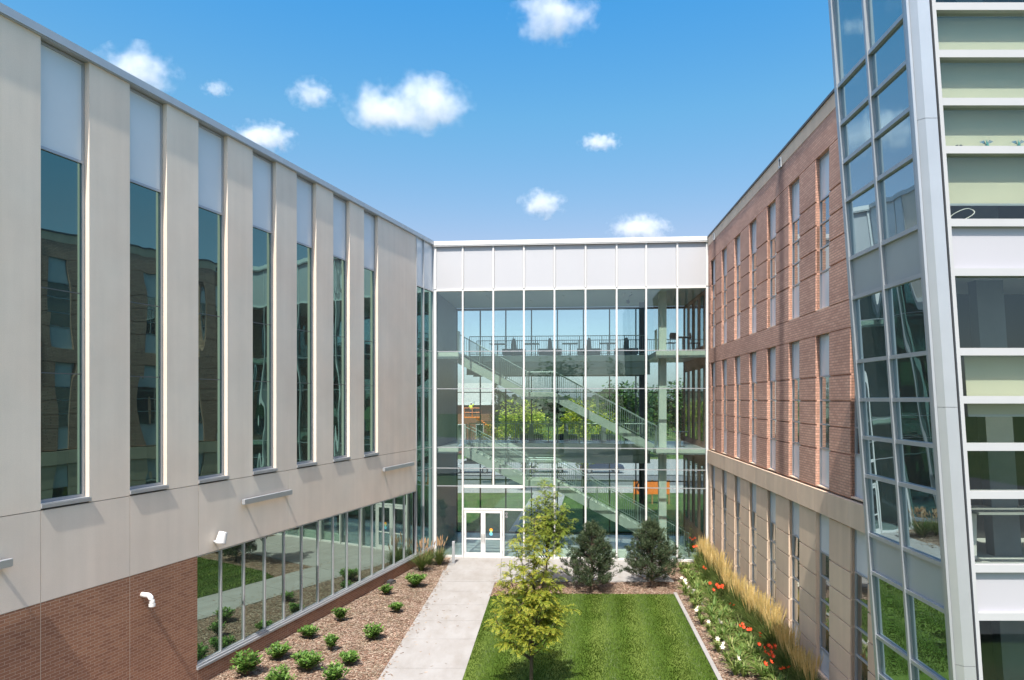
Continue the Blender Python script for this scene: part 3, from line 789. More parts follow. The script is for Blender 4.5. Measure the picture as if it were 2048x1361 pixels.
lw.add(vs, [(j*(nx+1)+i, j*(nx+1)+i+1, (j+1)*(nx+1)+i+1, (j+1)*(nx+1)+i) for j in range(ny) for i in range(nx)])
tag(lw.build('lawn', M['lawn'], smooth=True), kind='structure')
# grass blades on the lawn
M['blade'] = m_leaf('turf_blade', [(.042,.082,.008),(.055,.10,.011),(.068,.115,.014),(.085,.13,.022)], .25)
gb = MB()
for _ in range(52000):
    d = 17.9 + (rnd.random()**1.0)*8.9; x = XPR(d)+.02+(XED(d)-XPR(d)-.04)*rnd.random()
    if d > lawn_top(x)+rnd.uniform(-.06,.04): continue
    h = rnd.uniform(.03,.065); a = rnd.random()*6.28; dx, dy = math.cos(a)*.013, math.sin(a)*.013
    lean = math.sin((x-.13*d)*5.2)*.022
    lx, ly = rnd.uniform(-.02,.02), lean+rnd.uniform(-.02,.02)
    gb.add([(x-dx,d-dy,.04),(x+dx,d+dy,.04),(x+lx,d+ly,.04+h)], [(0,1,2)])
tag(gb.build('lawn_grass', M['blade']), kind='stuff')
# paving
pv = MB(); ds = [6.0, 8.2, 10.4, 12.6, 14.8, 17.0, 19.25, 21.6, 23.4, 25.2, 27.0, 28.42]
for a, c in zip(ds, ds[1:]):
    a_, c_ = a+.008, c-.008
    pv.add([(XPL(a_),a_,-.2),(XPR(a_),a_,-.2),(XPR(c_),c_,-.2),(XPL(c_),c_,-.2),(XPL(a_),a_,.03),(XPR(a_),a_,.03),(XPR(c_),c_,.03),(XPL(c_),c_,.03)],
           [(0,3,2,1),(4,5,6,7),(0,1,5,4),(1,2,6,5),(2,3,7,6),(3,0,4,7)])
tag(pv.build('path', M['concrete']), kind='structure')
pz = MB()
def AD_(x): return 33-.081*(x+3.77)/1.0-.02
cuts = [XPL(30), -.5, 1.7, 3.9, 6.75]
for i, (xa, xb) in enumerate(zip(cuts, cuts[1:])):
    for da, db in ((28.43, 30.5), (30.5, None)):
        x0, x1 = xa+.006, xb-.006
        e0, e1 = (db or AD_(x0)), (db or AD_(x1))
        e0 -= .006; e1 -= .006; d0 = da+.006
        if i == 0: x0 = XPL(d0)
        pz.add([(x0,d0,-.2),(x1,d0,-.2),(x1,e1,-.2),(x0,e0,-.2),(x0,d0,.031),(x1,d0,.031),(x1,e1,.031),(x0,e0,.031)],
               [(0,3,2,1),(4,5,6,7),(0,1,5,4),(1,2,6,5),(2,3,7,6),(3,0,4,7)])
tag(pz.build('plaza', M['concrete']), kind='structure')
eb = MB(); q = 6.0
while q < 26.5:
    a_, c_ = q+.004, min(q+1.5, 26.75)-.004
    eb.add([(XED(a_),a_,-.2),(XED(a_)+.125,a_,-.2),(XED(c_)+.125,c_,-.2),(XED(c_),c_,-.2),(XED(a_),a_,.06),(XED(a_)+.125,a_,.06),(XED(c_)+.125,c_,.06),(XED(c_),c_,.06)],
           [(0,3,2,1),(4,5,6,7),(0,1,5,4),(1,2,6,5),(2,3,7,6),(3,0,4,7)]); q += 1.5
tag(eb.build('lawn_kerb', M['concrete']), kind='structure')
# loose bark chips
M['chip'] = m_leaf('bark_chip', [(.11,.062,.042),(.21,.14,.10),(.30,.22,.17),(.42,.34,.27)], .0, .9)
ch = MB()
def chip(x, d, z):
    a = rnd.random()*6.28; L = rnd.uniform(.02,.055); W = rnd.uniform(.008,.02); t = rnd.uniform(-.35,.35)
    c, s = math.cos(a), math.sin(a)
    P = []
    for u, v in ((-L,-W),(L,-W),(L,W),(-L,W)): P.append((x+c*u-s*v, d+s*u+c*v, z+.008+abs(u)*0+u*t*.5+v*rnd.uniform(-.3,.3)))
    ch.add(P, [(0,1,2,3)])
for _ in range(34000):
    k = rnd.random()
    if k < .62: d = 17.5+rnd.random()*15; a, b = XLW(d), XPL(d)
    elif k < .9: d = 17.5+rnd.random()*14.5; a, b = XED(d)+.13, XRW(d)
    else: d = 26.5+rnd.random()*1.9; a, b = XPR(d), XED(d)
    x = a+(b-a)*rnd.random()
    z = .03*(noise.noise((x*1.5,d*1.5,1.7))+.5*noise.noise((x*4.65,d*4.65,4.2)))
    chip(x, d, z+rnd.uniform(0,.015))
for _ in range(260):                      # a few chips kicked onto the path edges
    d = 17.5+rnd.random()*13
    x = (XPL(d)+abs(rnd.gauss(0,.16))) if rnd.random() < .75 else (XPR(d)-abs(rnd.gauss(0,.10)) if d > 26.3 else XPL(d)+rnd.random()*2)
    chip(x, d, .03)
tag(ch.build('bark_chips', M['chip']), kind='stuff')

# ------------------------------------------------------------------ shrubs
M['shrub'] = m_leaf('shrub_leaf', [(.06,.15,.025),(.10,.21,.035),(.15,.28,.05),(.22,.34,.085)], .35)
M['shrubstem'] = m_plain('shrub_stem', (.12,.09,.05), .8)
def shrub_mesh(seed, nst=16, r=.40, h=.52):
    q = random.Random(seed); b = MB(); s = MB()
    for i in range(nst):
        a = i*2.4+q.uniform(-.4,.4); rr = r*math.sqrt((i+.5)/nst)*q.uniform(.75,1.05); hh = h*(1-.38*(rr/r)**2)*q.uniform(.75,1.08)
        top = Vector((rr*math.cos(a), rr*math.sin(a), hh)); mid = Vector((top.x*.45, top.y*.45, hh*.5))
        s.tube([(0,0,-.02), mid, top], [.012,.009,.005], 5)
        for k in range(40):
            t = q.uniform(.3,1.02); p = (Vector((0,0,0)).lerp(mid, t*2) if t < .5 else mid.lerp(top, t*2-1))
            th = q.random()*6.28; out = Vector((math.cos(th), math.sin(th), q.uniform(.0,.9)))
            out = (out + Vector((top.x, top.y, .15))*.8).normalized()
            b.leaf(p+out*.03, out, (0,0,1), q.uniform(.09,.15), q.uniform(.05,.08))
    return b, s
SHV = []
for v in range(4):
    t = thing('shrub', 'x', 'shrub', (0,0,0), 0, 'young leafy shrubs in the left mulch bed')
    b, s = shrub_mesh(40+v, (18,24,15,12)[v], (.40,.47,.38,.30)[v], (.60,.52,.42,.56)[v])
    b.build('foliage', M['shrub'], t); s.build('stem', M['shrubstem'], t); SHV.append(t)
shr = [(493,1352,1.15,'large round green shrub nearest the brick wall at the bottom of the bed'),
 (557,1320,.93,'compact green shrub by the ribbon window, second from the bottom along the wall'),
 (618,1278,.98,'round green shrub close to the ribbon window, third up along the wall'),
 (681,1244,.98,'wide green shrub near the ribbon window, fourth up along the wall'),
 (772,1190,.80,'small green shrub beside the dark ground light'),
 (831,1175,1.05,'dense green shrub just in front of the fountain grasses'),
 (793,1225,.82,'small dark green shrub alone near the path edge, below the farthest shrub'),
 (662,1302,.90,'grey green loose shrub in the middle of the bed, left of the path side shrub'),
 (747,1280,.95,'green shrub with flat top beside the path in the middle of the bed'),
 (616,1343,1.15,'big spreading shrub near the bottom, left of the shrub by the path'),
 (699,1330,.98,'green shrub leaning right near the path at the bottom of the bed'),
 (668,1376,1.1,'shrub cut off by the lower edge of the photo, nearer the path'),
 (560,1384,1.0,'shrub of which only the top shows at the lower edge, between two larger ones')]
for i, (px, py, s_, lab) in enumerate(shr):
    p = gpx(px, py)
    v = SHV[i % 4]
    if i < 4: v.location = p; v.rotation_euler = (0,0,rnd.random()*6); v.scale = (s_*.93,)*3; v['label'] = lab
    else: dup(v, p, rnd.random()*6, (s_*rnd.uniform(.85,1.0), s_*rnd.uniform(.85,1.0), s_*rnd.uniform(.82,1.05)), lab)

# ------------------------------------------------------------------ ornamental grasses
M['gblade'] = m_leaf('grass_blade', [(.06,.11,.025),(.09,.15,.035),(.14,.19,.05),(.24,.24,.09)], .3)
M['plume_tan'] = m_leaf('tan_plume', [(.62,.44,.15),(.72,.54,.23),(.80,.65,.34)], .4, .8)
M['plume_pink'] = m_leaf('pinkish_plume', [(.46,.28,.15),(.58,.38,.22),(.66,.48,.32)], .3, .8)
def grass_mesh(seed, nb, h, sp, np_, ph, droop, plen, pw):
    q = random.Random(seed); b = MB(); s = MB()
    for _ in range(nb):
        a = q.random()*6.28; r0 = q.random()*.07; out = Vector((math.cos(a), math.sin(a), 0))
        L = h*q.uniform(.6,1.05); sw = sp*q.uniform(.2,1)
        pts = []
        for k in range(5):
            t = k/4; pts.append(out*(r0+sw*t**1.6) + Vector((0,0,L*(t-droop*t*t*sw/sp))))
        b.strip(pts, (-math.sin(a), math.cos(a), 0), [.019,.018,.015,.010,.003])
    for _ in range(np_):
        a = q.random()*6.28; out = Vector((math.cos(a), math.sin(a), 0)); L = ph*q.uniform(.78,1.05); sw = sp*.5*q.uniform(.1,1)
        f = lambda t: out*(.03+sw*t**1.5) + Vector((0,0,L*t))
        side = (-math.sin(a+1.2), math.cos(a+1.2), 0)
        s.strip([f(k/5) for k in range(6)], side, [.006]*6)
        t0 = 1-plen/L
        for sd in (0, 1.57):
            s.strip([f(t0+(1-t0)*k/5) for k in range(6)], (-math.sin(a+sd), math.cos(a+sd), 0), [.004,pw*.8,pw,pw*.85,pw*.5,.002])
        for k in range(10):
            t = t0+(1-t0)*q.random(); s.leaf(f(t), (q.uniform(-.5,.5), q.uniform(-.5,.5), 1), out, .05, .008)
    return b, s
FG = []
for v in range(2):
    t = thing('fountain_grass', 'x', 'grass clump', (0,0,0), 0, 'fountain grasses by the glass corner')
    b, s = grass_mesh(70+v, 420, 1.05, .80, 15, 1.42, .45, .27, .055)
    b.build('leaves', M['gblade'], t); s.build('plumes', M['plume_pink'], t); FG.append(t)
FG[0].location = gpx(843, 1143); FG[0]['label'] = 'green fountain grass with few pale plumes against the corner glazing, nearer the shrubs'
FG[1].location = gpx(879, 1131); FG[1]['label'] = 'green fountain grass with tan plumes beside the white corner post'; FG[1].scale = (.95,)*3
o = dup(FG[0], gpx(858, 1129), 2.0, .8, 'smaller fountain grass behind the other two at the glass corner')
FR = []
for v in range(4):
    t = thing('feather_reed_grass', 'x', 'grass clump', (0,0,0), 0, 'feather reed grasses along the tan stone base')
    b, s = grass_mesh(80+v, 460, 1.20, .68, 50, 1.50, .45, .38, .024)
    b.build('leaves', M['gblade'], t); s.build('plumes', M['plume_tan'], t); FR.append(t)
nfr = 27
for i in range(nfr):
    d = 31.0 - i*.545; x = XRW(d)-.50+rnd.uniform(-.10,.10)
    lab = 'tan plumed feather reed grass in the row along the tan stone wall'
    if i == 0: lab = 'golden feather reed grass at the far end of the row, touching the glass link'
    if i == nfr-1: lab = 'feather reed grass nearest the camera, at the foot of the glass tower'
    v = FR[i % 4]; s_ = rnd.uniform(.82,1.08); rz = rnd.random()*6
    if i < 4: v.location = (x,d,0); v.rotation_euler = (0,0,rz); v.scale = (s_,)*3; v['label'] = lab
    else: dup(v, (x,d,0), rz, s_, lab)
# ------------------------------------------------------------------ daylilies
M['lily'] = m_leaf('daylily_leaf', [(.09,.18,.03),(.15,.24,.05),(.22,.30,.08),(.34,.34,.13)], .35)
M['red'] = m_leaf('red_petal', [(.55,.035,.015),(.68,.06,.02),(.75,.11,.03)], .2)
M['cream'] = m_leaf('cream_petal', [(.75,.70,.55),(.80,.76,.66)], .2)
def lily(seed, nb, h, nfl, pm, fl):
    q = random.Random(seed); b = MB(); fs = []
    for _ in range(nb):
        a = q.random()*6.28; out = Vector((math.cos(a), math.sin(a), 0)); L = h*q.uniform(.6,1.1); sw = L*q.uniform(.25,.8)
        pts = [out*(.02+sw*t**1.3) + Vector((0,0,L*(1.35*t-1.0*t*t*(.5+sw/L*.5)))) for t in (0,.25,.5,.75,1)]
        b.strip(pts, (-math.sin(a), math.cos(a), 0), [.026,.034,.032,.022,.004])
    for _ in range(nfl):
        f = MB(); a = q.random()*6.28; out = Vector((math.cos(a), math.sin(a), 0)); hh = h*q.uniform(.85,1.25)
        P = out*q.uniform(.08,.28) + Vector((0,0,hh)); 
        b.tube([(0,0,0), P*.6+Vector((0,0,hh*.1)), P], .005, 4)
        ax = (Vector((q.uniform(-.5,.5), -.7, .6))).normalized(); e1 = ax.cross(Vector((0,0,1))).normalized(); e2 = ax.cross(e1)
        for k in range(6):
            w = k*math.pi/3; dd = (ax*.55+e1*math.cos(w)+e2*math.sin(w)).normalized()
            f.leaf(P, dd, ax, fl, fl*.5)
        fs.append(f)
    return b, fs
def lily_thing(seed, nb, h, nfl, pm, fl, grp):
    t = thing('daylily', 'x', 'daylily', (0,0,0), 0, grp)
    b, fs = lily(seed, nb, h, nfl, pm, fl)
    b.build('leaves', M['lily'], t)
    for f in fs: f.build('flower', M[pm], t)
    return t
RL = [lily_thing(100+v, 70, .66, [3,2,9][v], 'red', .088, 'red daylilies in the right bed') for v in range(3)]
RL0 = lily_thing(109, 75, .62, 0, 'red', .1, 'daylilies without flowers in the right bed')
WL = [lily_thing(120+v, 60, .52, [1,2][v], 'cream', .10, 'cream daylilies beside the lawn kerb') for v in range(2)]
lab_r = ['daylily clump with three red flowers in the right bed', 'daylily clump with two red flowers in the right bed', 'daylily clump with a knot of red flowers in the right bed']
used = set()
red_spots = [(1389,1083,0),(1400,1105,1),(1411,1143,0),(1440,1190,2),(1462,1222,1),(1490,1270,0),(1503,1285,1),(1530,1290,1),(1540,1318,2),(1545,1335,0),(1560,1368,1),(1578,1365,0)]
red_lab = ['red daylily clump farthest back, beside the second pine and the golden grass','two flowered red daylily clump just in front of the farthest red one','red daylily clump where the bed meets the second pine, third from the glass link',
 'daylily clump with a bright red knot of flowers level with the top of the lawn','lone pair of red daylilies a little nearer than the red knot at the lawn top','three red daylilies about halfway down the bed','pair of red daylilies right of the halfway clump','pair of red daylilies touching the tan grasses at mid bed',
 'biggest knot of red daylilies, low in the photo','red daylilies directly below the biggest red knot','pair of red daylilies at the lower edge of the photo','red daylilies at the lower edge, closest to the tan grasses']
for i, (px, py, k) in enumerate(red_spots):
    p = gpx(px-6, py+22); p.x += rnd.uniform(-.05,.05)
    if k not in used: used.add(k); o = RL[k]; o.location = p; o['label'] = red_lab[i]
    else: dup(RL[k], p, rnd.random()*6, rnd.uniform(.85,1.1), red_lab[i])
n0 = 0
for row, (off, nn) in enumerate(((.86, 17), (1.16, 19), (1.48, 18))):
    for i in range(nn):
        d = 30.2 - i*(12.4/nn) + rnd.uniform(-.2,.2); x = XED(d)+off+rnd.uniform(-.12,.12)
        lab = 'green daylily clump without open flowers in the middle of the right bed'
        if n0 == 0: RL0.location = (x,d,0); RL0['label'] = lab
        else: dup(RL0, (x,d,0), rnd.random()*6, rnd.uniform(.75,1.1), lab)
        n0 += 1
wl_lab = ['cream daylily clump farthest up the kerb, behind the corner of the lawn','second cream daylily clump from the far end of the kerb row','cream daylily clump at the upper kerb, third from the far end','cream daylily clump at the kerb level with the red knot at the lawn top',
 'cream daylily clump fifth from the far end of the kerb row','two flowered cream daylily midway along the kerb','cream daylily clump just below the midpoint of the kerb','cream daylily clump on the nearer half of the kerb, next below the midpoint one',
 'two flowered cream daylily third from the near end of the kerb row','cream daylily next to last before the lower photo edge','cream daylily clump at the lower edge of the photo beside the kerb']
for i in range(11):
    d = 27.4 - i*.86; x = XED(d)+.48+rnd.uniform(-.06,.08); k = i % 2
    if i < 2: o = WL[k]; o.location = (x,d,0); o['label'] = wl_lab[i]
    else: dup(WL[k], (x,d,0), rnd.random()*6, rnd.uniform(.85,1.15), wl_lab[i])
# thin tall weeds at the glass corner
t = thing('tall_weed', 'thin leafy weed standing taller than the flowers against the glass by the second pine', 'weed', gpx(1378, 1116))
b = MB(); s = MB(); q = random.Random(5)
for k in range(6):
    a = q.random()*6.28; top = Vector((.25*math.cos(a), .2*math.sin(a), q.uniform(.8,1.5))); s.tube([(0,0,0), top*.6+Vector((0,0,.05)), top], [.008,.006,.003], 4)
    for j in range(22): p = top*q.uniform(.3,1); b.leaf(p, (q.uniform(-1,1), q.uniform(-1,1), q.uniform(-.1,.7)), (0,0,1), .11, .03)
b.build('leaves', M['shrub'], t); s.build('stem', M['shrubstem'], t)

# ------------------------------------------------------------------ pines
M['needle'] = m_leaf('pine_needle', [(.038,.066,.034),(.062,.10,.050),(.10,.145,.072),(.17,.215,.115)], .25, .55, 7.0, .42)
M['bark'] = m_stone('grey_brown_bark', (.13,.095,.07), .25, .2)
def pine(label, loc, H_, Rm, seed, lean=0):
    q = random.Random(seed)
    t = thing('pine_tree', label, 'pine tree', loc, 0, 'two bushy pines in front of the glass link')
    b = MB(); wd = MB()
    wd.tube([(0,0,-.05),(.03,.02,H_*.5),(lean,0,H_*.93)], [.075,.05,.012], 7)
    for i in range(112):
        f = (i+.5)/112; z = .12+f*(H_*.86)
        prof = (1-f)**.66 * (1 if f > .12 else .7+.3*f/.12)
        a = i*2.399+q.uniform(-.5,.5); L = Rm*prof*q.uniform(.52,1.14)
        c = Vector((lean*f, 0, z)); tip = c+Vector((L*math.cos(a), L*math.sin(a), L*.28+.10))
        wd.tube([c, c.lerp(tip,.5)-Vector((0,0,.03)), tip], [.016,.011,.006], 4)
        nt_ = max(6, int(19*L/Rm)+5)
        for j in range(nt_):
            u = q.uniform(.30,1.0)**.7; p = c.lerp(tip, u)+Vector((q.uniform(-1,1), q.uniform(-1,1), q.uniform(-.5,1)))*.13
            dr = ((tip-c).normalized()*.55+Vector((q.uniform(-.6,.6), q.uniform(-.6,.6), .75))).normalized()
            for k in range(17):
                n_ = (dr+Vector((q.uniform(-1,1), q.uniform(-1,1), q.uniform(-1,1)))*.75).normalized()
                b.leaf(p+dr*q.uniform(-.03,.10), n_, (q.uniform(-1,1), q.uniform(-1,1), .3), q.uniform(.10,.17), .014)
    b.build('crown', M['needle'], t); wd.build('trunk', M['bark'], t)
    return t
pine('dark green bushy pine nearer the path, with a pointed top', gpx(1183, 1183), 2.75, 1.28, 11, .0)
pine('dark green bushy pine beside the right flower bed, with a rounder top', gpx(1303, 1171), 2.7, 1.32, 12, -.03)

# ------------------------------------------------------------------ honey locusts
M['loc_y'] = m_leaf('yellow_green_leaflet', [(.17,.24,.03),(.26,.325,.04),(.37,.395,.055),(.53,.44,.06)], .45, .55, 3.5, .8)
M['loc_g'] = m_leaf('fresh_green_leaflet', [(.14,.22,.03),(.22,.31,.045),(.31,.38,.06),(.40,.43,.09)], .45)
M['lbark'] = m_stone('dark_smooth_bark', (.085,.065,.05), .2, .2)
def frond(b, q, p, d, L):
    """drooping feathery leaf"""
    d = Vector(d).normalized(); s = d.cross(Vector((0,0,1)))
    if s.length < .1: s = Vector((1,0,0))
    s.normalize(); n = 9; pp = Vector(p)
    for k in range(n):
        t = k/(n-1); dd = (d+Vector((0,0,-1.15*t))).normalized(); pp = pp+dd*L/n
        for sg in (-1, 1):
            e = (s*sg+dd*.45+Vector((0,0,q.uniform(-.35,.15)))).normalized()
            b.leaf(pp, e, dd.cross(e), L*.30*(1-.45*t), L*.105)
def locust(label, loc, leaders, fork, mat, seed, nf, fl=(.15,.25)):
    """forked trunk, long rising leaders, side twigs with drooping fronds; gaps stay between the leaders"""
    q = random.Random(seed)
    t = thing('honey_locust', label, 'tree', loc, 0, 'young honey locusts in the courtyard')
    b = MB(); wd = MB()
    wd.tube([(0,0,-.05),(.01,0,fork*.5),(.02,0,fork)], [.055,.047,.042], 8)
    for li, (ex, ey, ez, z0) in enumerate(leaders):
        S = Vector((.02,0,z0)); E = Vector((ex*.9,ey*.9,ez)); Lm = (E-S).length
        hz = Vector((ex,ey,0))
        P = [S, S.lerp(E,.33)+hz*.16, S.lerp(E,.66)+hz*.12, E]
        r0 = .036 if li == 0 else .022
        wd.tube(P, [r0, r0*.75, r0*.5, .004], 6)
        nt_ = max(5, int(Lm*8.5))
        for j in range(nt_):
            u = (.26+.74*(j+q.random())/nt_)*3*.999; k = min(2, int(u)); p = P[k].lerp(P[k+1], u-k)
            a = j*2.4+q.uniform(-.6,.6); out = Vector((math.cos(a), math.sin(a), q.uniform(.15,.7))); 
            out = (out+hz*.45).normalized(); L = q.uniform(.22,.62)*(1-.45*(u/3))*min(1.25, .55+Lm*.28)
            tip = p+out*L; wd.tube([p, p.lerp(tip,.5)+Vector((0,0,.04)), tip], [.008,.006,.003], 4)
            for m in range(max(3, int(nf*L/.45))):
                v = q.uniform(.25,1.05); pp = p.lerp(tip, v)+Vector((q.uniform(-1,1), q.uniform(-1,1), q.uniform(-.5,.6)))*.07
                frond(b, q, pp, out*.6+Vector((q.uniform(-1,1), q.uniform(-1,1), q.uniform(-.1,.6))), q.uniform(*fl))
    b.build('crown', mat, t); wd.build('trunk', M['lbark'], t)
    return t
locust('yellow green young honey locust at the lower centre, forked trunk cut off by the frame', gpx(1062,1392),
       [(.10,.1,4.55,1.3),(-.30,.3,3.95,1.5),(.42,-.2,3.75,1.5),(-.62,-.1,3.35,1.3),(.15,.5,3.3,1.6),(.62,.25,2.95,1.4),(-.80,.2,2.55,1.1),(.30,-.6,2.75,1.3),(-.35,-.55,2.6,1.1),
        (.95,-.05,2.30,1.2),(-1.02,-.15,2.05,.95),(.55,-.55,1.95,1.0),(-.55,.55,2.3,1.1),(.70,.55,2.2,1.2),(-.1,-.8,2.0,1.0),(-.62,-.4,1.75,.9),(.2,.05,2.2,1.2)], 1.3, M['loc_y'], 21, 20, (.14,.24))
locust('fresh green young honey locust standing behind the yellow one, close to the glass', gpx(1092,1180),
       [(-.05,.1,4.25,1.3),(.35,.2,3.85,1.5),(-.45,-.1,3.7,1.5),(.75,-.1,3.35,1.4),(-.72,.2,3.1,1.3),(.25,-.5,3.2,1.4),(.1,.6,3.1,1.4),(.95,.15,2.8,1.2),(-.95,0,2.55,1.1),(.55,-.55,2.4,1.1),(-.4,-.6,2.4,1.1),(.6,.55,2.3,1.1)], 1.2, M['loc_g'], 22, 20, (.14,.24))
# ------------------------------------------------------------------ small things in the courtyard
p = gpx(907, 1128)
t = thing('door_post', 'short pale metal post with a slotted top beside the entrance doors', 'post', p, 0)
b = MB(); b.box(-.06,.06,-.10,.10,0,.80); b.box(-.06,.06,-.10,-.05,.80,.98); b.box(-.06,.06,.05,.10,.80,.98); b.box(-.06,.06,-.10,.10,.98,1.04); b.build('post', M['alu'], t, bevel=.01)
MB().box(-.045,.045,-.045,.045,.81,.97).build('push_button', M['black'], t)
MB().box(-.10,.10,-.14,.14,-.02,.03).build('base_plate', M['alu'], t)
p = gpx(783, 1168)
t = thing('ground_light', 'small dark box light lying on the mulch by the brick plinth', 'light', (p.x,p.y,.02), R(60))
MB().extr([(-.16,0),(.16,0),(.16,.10),(.05,.16),(-.16,.13)][::-1], -.12, .12).build('housing', m_plain('dark_bronze', (.05,.05,.055), .5), t, bevel=.01)
MB().box(-.1,.1,-.135,-.121,.02,.09).build('lens', M['glassR'], t)
# ------------------------------------------------------------------ the street beyond the link
def flat(name, x0, x1, y0, y1, z, mat):
    b = MB(); b.add([(x0,y0,z),(x1,y0,z),(x1,y1,z),(x0,y1,z)], [(0,1,2,3)]); return tag(b.build(name, mat), kind='structure')
M['asphalt'] = m_plain('asphalt', (.12,.12,.125), .9, 0, .1, 4)
flat('rear_lawn', -30, 30, 39.6, 56, -.05, m_plain('rear_turf', (.04,.08,.010), .9, 0, .35, .8))
flat('pavement', -60, 60, 56, 61, -.04, M['concrete'])
b = MB(); b.add([(-.2,39.5,-.03),(2.4,39.5,-.03),(4.4,56,-.03),(1.8,56,-.03)], [(0,1,2,3)]); tag(b.build('path', M['concrete']), kind='structure')
flat('road', -90, 90, 61.3, 69, -.06, M['asphalt'])
flat('road', -45, 45, -70, -4, -.06, M['asphalt'])  # unseen sheet added behind the camera to grey the tower pane reflections
flat('car_park', -60, 60, 69.5, 88, -.05, m_plain('pale_asphalt', (.24,.24,.235), .9, 0, .1, 2))
# brick house
def hmat(n, c, **k): return m_plain(n, c, .8, 0, .1, 3, .3, **k)
t = thing('brick_house', 'small brick house with grey shingle roof and white trim beyond the street', 'house', (-5.6, 98, -.1))
MB().box(-3.4, 3.0, 0, 9, 0, 7.5).build('wall', hmat('house_brick', (.19,.085,.06)), t)
b = MB(); b.add([(-4.0,-.7,7.3),(3.5,-.7,7.3),(3.5,4.5,10.2),(-4.0,4.5,10.2),(-4,9.7,7.3),(3.5,9.7,7.3),(-4.0,-.7,7.15),(3.5,-.7,7.15),(3.5,9.7,7.15),(-4,9.7,7.15)],
    [(0,1,2,3),(3,2,5,4),(6,9,8,7),(0,6,7,1),(1,7,8,5,2),(0,3,4,9,6),(4,5,8,9)])
b.build('roof', hmat('grey_shingle', (.30,.30,.28)), t)
MB().box(-4.05, 3.55, -.78, -.71, 6.95, 7.32).build('fascia', M['white'], t)
for x in (-2.2, .4):
    f = MB().box(x, x+1.1, -.04, -.005, 2.0, 4.2).build('window', M['white'], t); MB().box(x+.1, x+1.0, -.05, -.041, 2.1, 4.1).build('pane', M['glassR'], f)
# boom lift with a worker in its basket
M['orange'] = m_plain('orange_paint', (.72,.19,.03), .5)
M['hazard'] = m_plain('fluorescent_yellow_cloth', (.62,.70,.06), .7)
M['skin'] = m_plain('skin', (.45,.27,.19), .6); M['denim'] = m_plain('dark_trousers', (.06,.07,.10), .8)
D = 86.0
def px_at(px, py, d): return Vector(((px-1024)/F*d, d, H-(py-800)/F*d))
bk = px_at(944, 834, D); tur = px_at(992, 873, D)
t = thing('boom_lift', 'orange boom lift raising a basket beside the brick house', 'boom lift', (tur.x+.6, D, -.05))
o = Vector((tur.x+.6, D, -.05))
MB().box(-1.6, 1.6, -1.1, 1.1, .55, 1.15).build('chassis', M['orange'], t, bevel=.05)
for x in (-1.25, 1.25):
    for y in (-1.2, 1.0):
        w_ = MB().tube([(x,y,.5),(x,y+.3,.5)], .5, 18).build('wheel', M['black'], t); MB().tube([(x,y-.02,.5),(x,y+.32,.5)], .24, 12).build('rim', M['white'], w_)
MB().prism([(-1.4,-.9),(1.2,-.9),(1.6,-.5),(1.6,.5),(1.2,.9),(-1.4,.9)], 1.2, 2.5).build('turret', M['black'], t, bevel=.05)
MB().box(-.9, .9, -1.0, -.91, 1.5, 2.2).build('cover_panel', M['orange'], t)
J = tur+Vector((1.2,0,-.25))-o; E = px_at(952, 836, D)-o
MB().tube([Vector((1.0,0,2.5)), J+Vector((.5,0,.3))], .22, 8).build('riser', M['white'], t)
MB().tube([J+Vector((.5,0,.3)), J.lerp(E,.55)], .24, 4).build('boom', m_plain('cream_boom', (.70,.55,.36), .5), t)
MB().tube([J.lerp(E,.5), E], .16, 4).build('boom_extension', M['orange'], t)
bo = bk-o; b = MB(); b.box(bo.x-1.0, bo.x+1.1, -.5, .5, bo.z-.12, bo.z)
bs = b.build('basket', M['orange'], t); b = MB()
for z in (.55, 1.1): b.tube([(bo.x-1,-.5,bo.z+z),(bo.x+1.1,-.5,bo.z+z),(bo.x+1.1,.5,bo.z+z),(bo.x-1,.5,bo.z+z),(bo.x-1,-.5,bo.z+z)], .035, 5)
for x in (-1,.05,1.1):
    for y in (-.5,.5): b.tube([(bo.x+x,y,bo.z),(bo.x+x,y,bo.z+1.1)], .035, 5)
b.build('guard_rail', M['orange'], bs); MB().box(bo.x-.2, bo.x+.5, .42, .48, bo.z+.3, bo.z+1.0).build('control_box', M['black'], bs)
def skin_body(name, joints, edges, radii, mat, parent):
    me = bpy.data.meshes.new(name); me.from_pydata(joints, edges, []); me.materials.append(mat)
    ob = bpy.data.objects.new(name, me); COL.objects.link(ob); ob.parent = parent
    ob.modifiers.new('Skin', 'SKIN').use_smooth_shade = True
    for v, r_ in zip(me.skin_vertices[0].data if me.skin_vertices else [], radii): v.radius = (r_, r_)
    return ob
